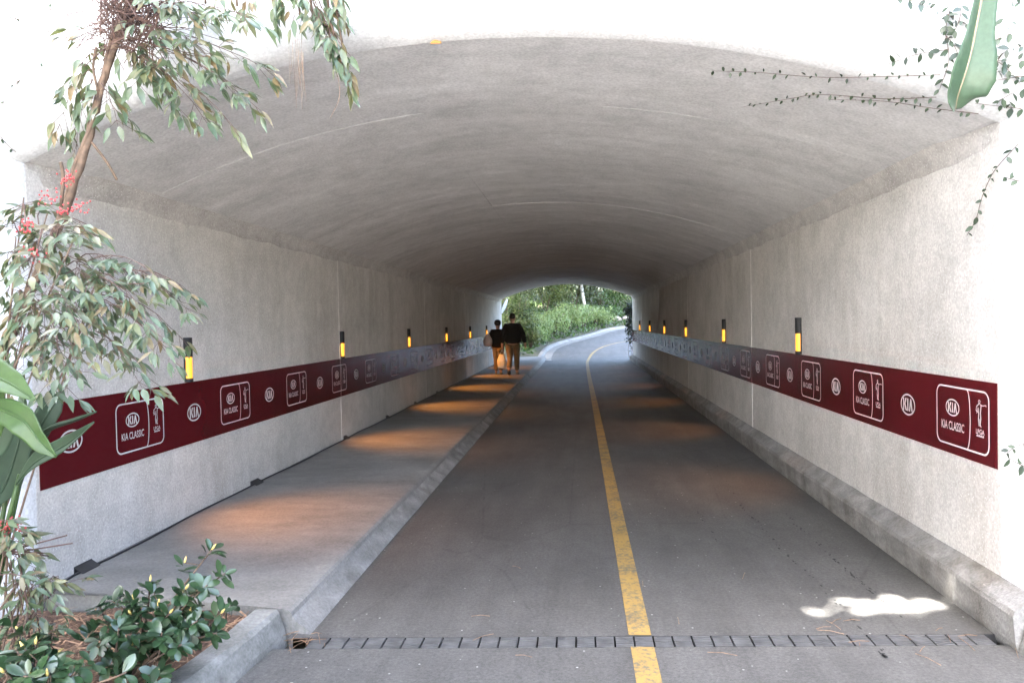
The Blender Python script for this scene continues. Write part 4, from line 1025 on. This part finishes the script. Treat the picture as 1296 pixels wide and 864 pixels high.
for i, (x, y, r_, h) in enumerate(olive):
    shrub('olive_bush', f'tall olive green bush on the bank beyond the tunnel, {ORD[i]} from the left' if i < 4 else ('tall olive bush high on the bank behind the leftmost ones' if i == 4 else 'tall olive bush high on the bank behind the middle ones'), x, y, r_, r_, h, 6500, .085, M['olive'] if i != 2 else M['yellow_shrub'], 'olive bushes on the far bank', lumps=16)
for i, (x, y, r_, h) in enumerate(((1.6, 57.5, 2.2, 4.0), (4.4, 58.5, 2.4, 4.2), (7.6, 59.5, 2.6, 4.4), (5.8, 63, 3, 5.5), (1.5, 63, 3, 5.8))):
    shrub('broadleaf_bush', ('bright broadleaf bush right behind the pale far trunk', 'bright broadleaf bush in the middle of the right far bank', 'bright broadleaf bush at the right edge of the far opening', 'taller broadleaf bush behind the right far bank', 'taller broadleaf bush behind the pale trunk')[i], x, y, r_, r_, h, 5500, .09, M['bright'], 'broadleaf bushes on the far bank', lumps=14)
tree('pale_tree', 'tree with straight pale trunk standing beyond the far bend', (0.55, 52.5, terr(.55, 52.5)), 9, (-.6, 54, 11.5), (8, 7, 3), 34000, .25, M['olive'], M['palebark'], .10)  # crown widened above the view to shade the far bank
tree('dark_tree', 'dark stemmed tree left of the far opening behind the walkers', (-4.6, 38.5, terr(-4.6, 38.5)), 8, (-5, 39, 7.5), (3.2, 3.2, 3), 8000, .11, M['olive'], M['bark'], .10)
tree('added_shade_tree', 'broad tree added out of view to shade the bend beyond the tunnel', (-7.5, 35, .6), 9, (-3.2, 33.6, 9.5), (8, 8, 2.8), 42000, .24, M['olive'], M['bark'], .22)  # these broad trees are added out of view to darken the far end
tree('added_shade_tree', 'second added shade tree, high over the far bank', (-9.5, 44, 2.5), 9, (-3.5, 44.5, 12.5), (8, 6, 3), 30000, .25, M['olive'], M['bark'], .24, None, 30)
tree('added_shade_tree', 'third added shade tree, over the middle of the far bend', (-8.5, 40, 1.6), 9, (-1.2, 39.5, 12.5), (8, 6.5, 3), 36000, .25, M['olive'], M['bark'], .24, None, 30)
# low ground cover over the bank
g = np.random.default_rng(5); P = []
while len(P) < 16000:
    x, y = g.uniform(-9, 11), g.uniform(33.6, 64)
    if sdist(x, y, KLd) > 0.5: P.append((x, y, terr(x, y)+g.uniform(.0, .22)))
P = np.array(P); n = len(P); t = g.normal(size=(n, 3)); t /= np.linalg.norm(t, axis=1)[:, None]; b = np.cross(t, g.normal(size=(n, 3))); b /= np.linalg.norm(b, axis=1)[:, None]; q = g.uniform(.06, .13, (n, 1))
iv = cloud_obj(np.stack([P-t*q, P+b*q*.5, P+t*q, P-b*q*.5], 1).reshape(-1, 3), 'ground_ivy', M['bright'], None)
tag(iv, 'low green ground cover spread over the far bank', 'ground cover', kind='stuff')
# dark creeper on the far right jamb
cr = thing('hanging_creeper', 'dark creeper hanging down the far right end of the tunnel', 'creeper', (2.15, Y1+.25, 2.3))
st = MB(); V = []
for k in range(9):
    x = 2.12+rng.uniform(-.14, .1); y = Y1+.3+rng.uniform(-.1, .35); zt = rng.uniform(1.6, 2.4); P = [(x+rng.uniform(-.05, .05), y, zt-j*.28) for j in range(int(rng.uniform(5, 8)))]
    st.tube(P, .008, 4)
    V.append(cloud_leaves(90, (x, y, zt-.8), (.16, .16, 1.3), .05, 8, .2, 900+k))
V.append(cloud_leaves(500, (2.2, Y1+.5, 1.95), (.42, .4, .5), .07, 8, .2, 950))
st.build('stems', M['vinestem'], cr); cloud_obj(np.concatenate(V), 'foliage', M['darkvine'], cr)
# round traffic mirror on the far left end
mr = thing('traffic_mirror', 'white rimmed oval panel seen edge on at the far left end of the tunnel', 'mirror', (-3.1, 31.2, 2.3))
mc = at(638.5, 387.5, 31.3); ax = Vector((.93, -.20, -.40)).normalized(); s1 = ax.cross(UP).normalized(); s2 = s1.cross(ax)
def disc(rad, off, dome): 
    return [[mc+ax*(off+dome*(1-(q)**2))+(s1*math.cos(2*math.pi*j/28)*.78+s2*math.sin(2*math.pi*j/28)*1.1)*rad*max(q, .001) for j in range(29)] for q in (1, .8, .55, .3, 0)]
MB().grid(disc(.30, .0, .05)).build('mirror_face', M['mirrorface'], mr, smooth=True)
MB().grid(disc(.31, -.02, -.04)).build('mirror_back', M['black'], mr, smooth=True)
MB().tube([mc-ax*.04, Vector((mc.x-.25, mc.y+.05, mc.z)), Vector((XL-.2, Y1+.1, mc.z-.1))], .02, 6).build('bracket', M['black'], mr)

# ------------------------------------------------------------------ the tree behind the camera that shades the tunnel mouth (unseen; crown shaped for the shade, gaps cut for the sun patch)
gaps = [(Vector((1.0+.1*k, 4.15+.021*k, 0)), .012+.008*k) for k in range(11)]+[(Vector((1.9, 4.22, 0)), .03), (Vector((2.0, 4.36, 0)), .10), (Vector((2.05, 4.44, .04)), .06)]
Ln = np.array(L)
def keep(P):
    m = np.ones(len(P), bool); thin = np.random.default_rng(3).random(len(P)) < .012
    for g_, r_ in gaps:
        d = P-np.array(g_); t = d@Ln; m &= (np.linalg.norm(d-t[:, None]*Ln, axis=1) > r_+.20) | thin
    return m
tree('canopy_tree', 'big unseen tree, crown shaped to shade the tunnel mouth from behind', (-8.5, -4.2, -.1), 10, (-3.4, -4.4, 10.2), (7.2, 7.2, 2.2), 62000, .33, M['olive'], M['bark'], .3, keep, 120)

for i, (x, y, r_, ry, h) in enumerate(((-6.6, 2.0, 2.3, 1.7, 5.5), (-7.2, -1.4, 2.4, 2.2, 6.5), (-7.6, -5.2, 2.4, 2.4, 7), (5.8, 2.2, 2.0, 1.5, 5), (6.6, -1.2, 2.3, 2.2, 6), (7.2, -5, 2.3, 2.4, 6.5))):  # hedges added out of view to cut sky light on the near walls
    shrub('sky_block_hedge', f"tall hedge plant added beside the approach to block sky light, {'left' if x < 0 else 'right'} row, {ORD[i % 3]} from the portal", x, y, r_, ry, h, 6000, .2, M['olive'], 'hedges added to block side light', 0.0, 24)
# ------------------------------------------------------------------ people
def skin_mesh(name, verts, edges, m, parent, sub=2, root=0):
    o0 = wloc(parent); me = bpy.data.meshes.new(name)
    me.from_pydata([tuple(Vector(v[0])-o0) for v in verts], edges, [])
    o = bpy.data.objects.new(name, me); col.objects.link(o)
    md = o.modifiers.new('skin', 'SKIN'); md.use_smooth_shade = True
    if not me.skin_vertices: me.skin_vertices.new()
    for i, v in enumerate(verts):
        r_ = v[1]; k_ = 1.22; me.skin_vertices[0].data[i].radius = (r_*k_, r_*k_) if not hasattr(r_, '__len__') else (r_[0]*k_, r_[1]*k_)
    me.skin_vertices[0].data[root].use_root = True
    sd = o.modifiers.new('sub', 'SUBSURF'); sd.levels = sub; sd.render_levels = sub
    dg = bpy.context.evaluated_depsgraph_get(); dg.update()
    nm = bpy.data.meshes.new_from_object(o.evaluated_get(dg)); o.modifiers.clear(); o.data = nm; nm.materials.clear(); nm.materials.append(m)
    nm.polygons.foreach_set('use_smooth', [True]*len(nm.polygons)); o.parent = parent; return o
def person(px, py, pz, ht, label, cfg):
    s = ht/1.76; B = Vector((px, py, pz)); root = thing('person', label, 'person', B)
    W = lambda x, y, z: B+Vector((x, y, z))*s
    sh, hp = cfg['sh'], cfg['hip']
    J = {k: W(*v) for k, v in cfg['J'].items()}
    V = []; E = []
    def add(p, r_, par=None):
        V.append((p, r_*s if not hasattr(r_, '__len__') else tuple(q*s for q in r_))); i = len(V)-1
        if par is not None: E.append((par, i))
        return i
    pel = add(W(0, 0, .95), (.15, .11)); wa = add(W(0, .01, 1.12), (.135, .10), pel); ch = add(W(0, .02, 1.32), (.16, .11), wa); nb = add(W(0, .02, 1.46), .06, ch); nk = add(W(0, .03, 1.52), .05, nb)
    hd = add(W(0, .055, 1.60), (.07, .08), nk); h2 = add(W(0, .06, 1.67), (.074, .09), hd); tp = add(W(0, .05, 1.735), (.055, .065), h2)
    no = add(W(0, .155, 1.625), .012, hd)
    for sx in (-1, 1): add(W(sx*.08, .04, 1.63), .014, hd)
    for sx, a in ((-1, 'l'), (1, 'r')):
        s1_ = add(W(sx*sh, .01, 1.40), .055, ch); e = add(J['e'+a], .042, s1_); wr = add(J['w'+a], .028, e); pm = add(J['h'+a], (.036, .02), wr)
        hdv = (J['h'+a]-J['w'+a]).normalized(); fwd = Vector((0, 1, 0))
        fwd = (fwd-hdv*fwd.dot(hdv)).normalized()
        for k, ln in ((-1.5, .06), (-.5, .072), (.5, .075), (1.5, .065)):
            f0 = add(J['h'+a]+hdv*.03*s+fwd*k*.019*s, .0085, pm); f1 = add(J['h'+a]+hdv*(.03+ln*.55)*s+fwd*k*.019*s+Vector((-sx*.012, 0, 0)), .008, f0); add(J['h'+a]+hdv*(.03+ln*.85)*s+fwd*k*.017*s+Vector((-sx*.03, 0, 0)), .007, f1)
        t0 = add(J['w'+a].lerp(J['h'+a], .5)+fwd*.035*s, .011, wr); add(J['h'+a]+fwd*.055*s+hdv*.015*s, .009, t0)
        h0 = add(W(sx*hp, 0, .90), .085, pel); kn = add(J['k'+a], .055, h0); an = add(J['a'+a], .036, kn); add(J['t'+a], .03, an)
    skin_mesh('body', V, E, M['skin'], root)
    # trousers
    V = []; E = []; pel = add(W(0, 0, .98), (.165, .125))
    for sx, a in ((-1, 'l'), (1, 'r')):
        h0 = add(W(sx*hp, 0, .88), .105, pel); m1 = add(W(sx*hp, 0, .88).lerp(J['k'+a], .5), .09, h0); kn = add(J['k'+a], .075, m1); c1 = add(J['k'+a].lerp(J['a'+a], .5), .068, kn); add(J['a'+a].lerp(J['k'+a], .06), .06, c1)
    skin_mesh('trousers', V, E, M['khaki'], root)
    # top
    V = []; E = []; hem = cfg['hem']; b0 = add(W(0, 0, hem), (.19*cfg['w'], .14)); b1 = add(W(0, .01, hem+.14), (.185*cfg['w'], .135), b0); b2 = add(W(0, .02, 1.22), (.18*cfg['w'], .13), b1); b3 = add(W(0, .02, 1.36), (.165*cfg['w'], .115), b2); add(W(0, .025, 1.475), .07, b3)
    for sx, a in ((-1, 'l'), (1, 'r')):
        s1_ = add(W(sx*sh, .01, 1.40), .072, b3); m1 = add(W(sx*sh, .01, 1.40).lerp(J['e'+a], .5), .08, s1_); e = add(J['e'+a], .075, m1); add(J['e'+a].lerp(J['w'+a], cfg['slv']), .05, e)
    skin_mesh('jacket' if cfg['slv'] > .5 else 'top', V, E, M['jacket'], root)
    # shoes
    for sx, a in ((-1, 'l'), (1, 'r')):
        d = (J['t'+a]-J['a'+a]); d.normalize(); heel = J['a'+a]-Vector((0, .03, .045))*s; 
        V = []; E = []; q = add(heel, (.042, .04)); q2 = add(heel.lerp(J['t'+a]-UP*.0, .5), (.045, .038), q); add(J['t'+a]+d*.05*s-UP*.012*s, (.04, .028), q2)
        skin_mesh('shoe', V, E, cfg['shoe'][0 if sx < 0 else 1], root, 1)
    # hair
    V = []; E = []
    for k, (x, y, z, r_) in enumerate(cfg['hair']): add(W(x, y, z), r_, k-1 if k else None)
    skin_mesh('hair', V, E, M['hair'], root)
    return root, J
MX, MY = -1.925, 21.75
man, JM = person(MX, MY, HW, 1.78, 'man in black jacket and khaki trousers walking away on the walkway', dict(sh=.19, hip=.095, hem=.86, w=1.22, slv=.93, shoe=(M['sole'], M['shoe']),
    J=dict(el=(-.29, -.05, 1.13), wl=(-.315, .03, .88), hl=(-.315, .05, .80), er=(.30, -.02, 1.13), wr=(.355, .03, .88), hr=(.36, .05, .80),
           kl=(-.09, .02, .49), al=(-.10, -.26, .17), tl=(-.10, -.17, .055), kr=(.10, .07, .48), ar=(.10, .10, .085), tr=(.11, .24, .035)),
    hair=[(0, .02, 1.585, .06), (0, .01, 1.65, (.088, .08)), (0, .03, 1.72, (.078, .085)), (0, .05, 1.745, .06)]))
WX, WY = -2.38, 21.95
woman, JW = person(WX, WY, HW, 1.58, 'shorter person in black top with tan trousers walking beside the wall', dict(sh=.175, hip=.09, hem=.84, w=1.05, slv=.35, shoe=(M['shoe'], M['shoe']),
    J=dict(el=(-.30, -.02, 1.14), wl=(-.27, .20, 1.05), hl=(-.23, .27, 1.05), er=(.26, .02, 1.12), wr=(.27, .08, .87), hr=(.27, .10, .79),
           kl=(-.08, .06, .48), al=(-.08, .05, .085), tl=(-.09, .19, .035), kr=(.08, .02, .48), ar=(.09, -.12, .10), tr=(.09, .01, .035)),
    hair=[(0, .0, 1.58, .07), (0, .0, 1.66, (.108, .10)), (0, .04, 1.73, (.10, .10)), (0, .06, 1.76, .07)]))
def bag(name, label, c, wd, dp, ht, m, handle, hm, sag=.1):
    c = Vector(c); root = thing(name, label, 'bag', c); rows = []
    for i in range(9):
        t = i/8; f = min(1, .82+t*1.2)*(1-.5*max(0, t-.55)/.45)
        rows.append([c+Vector((wd/2*f*abs(math.cos(a))**.7*math.copysign(1, math.cos(a))*(1+.06*math.sin(5*a+i)), dp/2*f*abs(math.sin(a))**.7*math.copysign(1, math.sin(a)), ht*t+.012*math.sin(3*a+2*i))) for a in [2*math.pi*j/20 for j in range(20)]])
    MB().loft(rows).build('bag_body', m, root, smooth=True)
    hb = MB()
    for h in handle: hb.tube(catmull(h, 5), .009, 5)
    hb.build('handle', hm, root, smooth=True)
hl = JM['hl']; bb = Vector((hl.x-.02, hl.y+.02, hl.z-.62))
bag('plastic_bag', 'white plastic carrier bag hanging from the man\'s left hand', bb, .27, .14, .40, M['plasticbag'], [[bb+Vector((-.06, 0, .38)), hl+Vector((-.01, .02, -.09)), bb+Vector((.06, 0, .38))], [bb+Vector((-.05, .03, .38)), hl+Vector((.0, .04, -.09)), bb+Vector((.05, .03, .38))]], M['plasticbag'])
sh = Vector((WX-.29, WY-.02, HW+.84))
bag('handbag', 'pale shoulder bag under the left arm of the shorter person', sh, .26, .30, .34, M['pinkbag'], [[sh+Vector((-.03, -.08, .32)), Vector((WX-.165, WY-.03, HW+1.35)), sh+Vector((.02, .1, .32))]], M['pinkbag'])
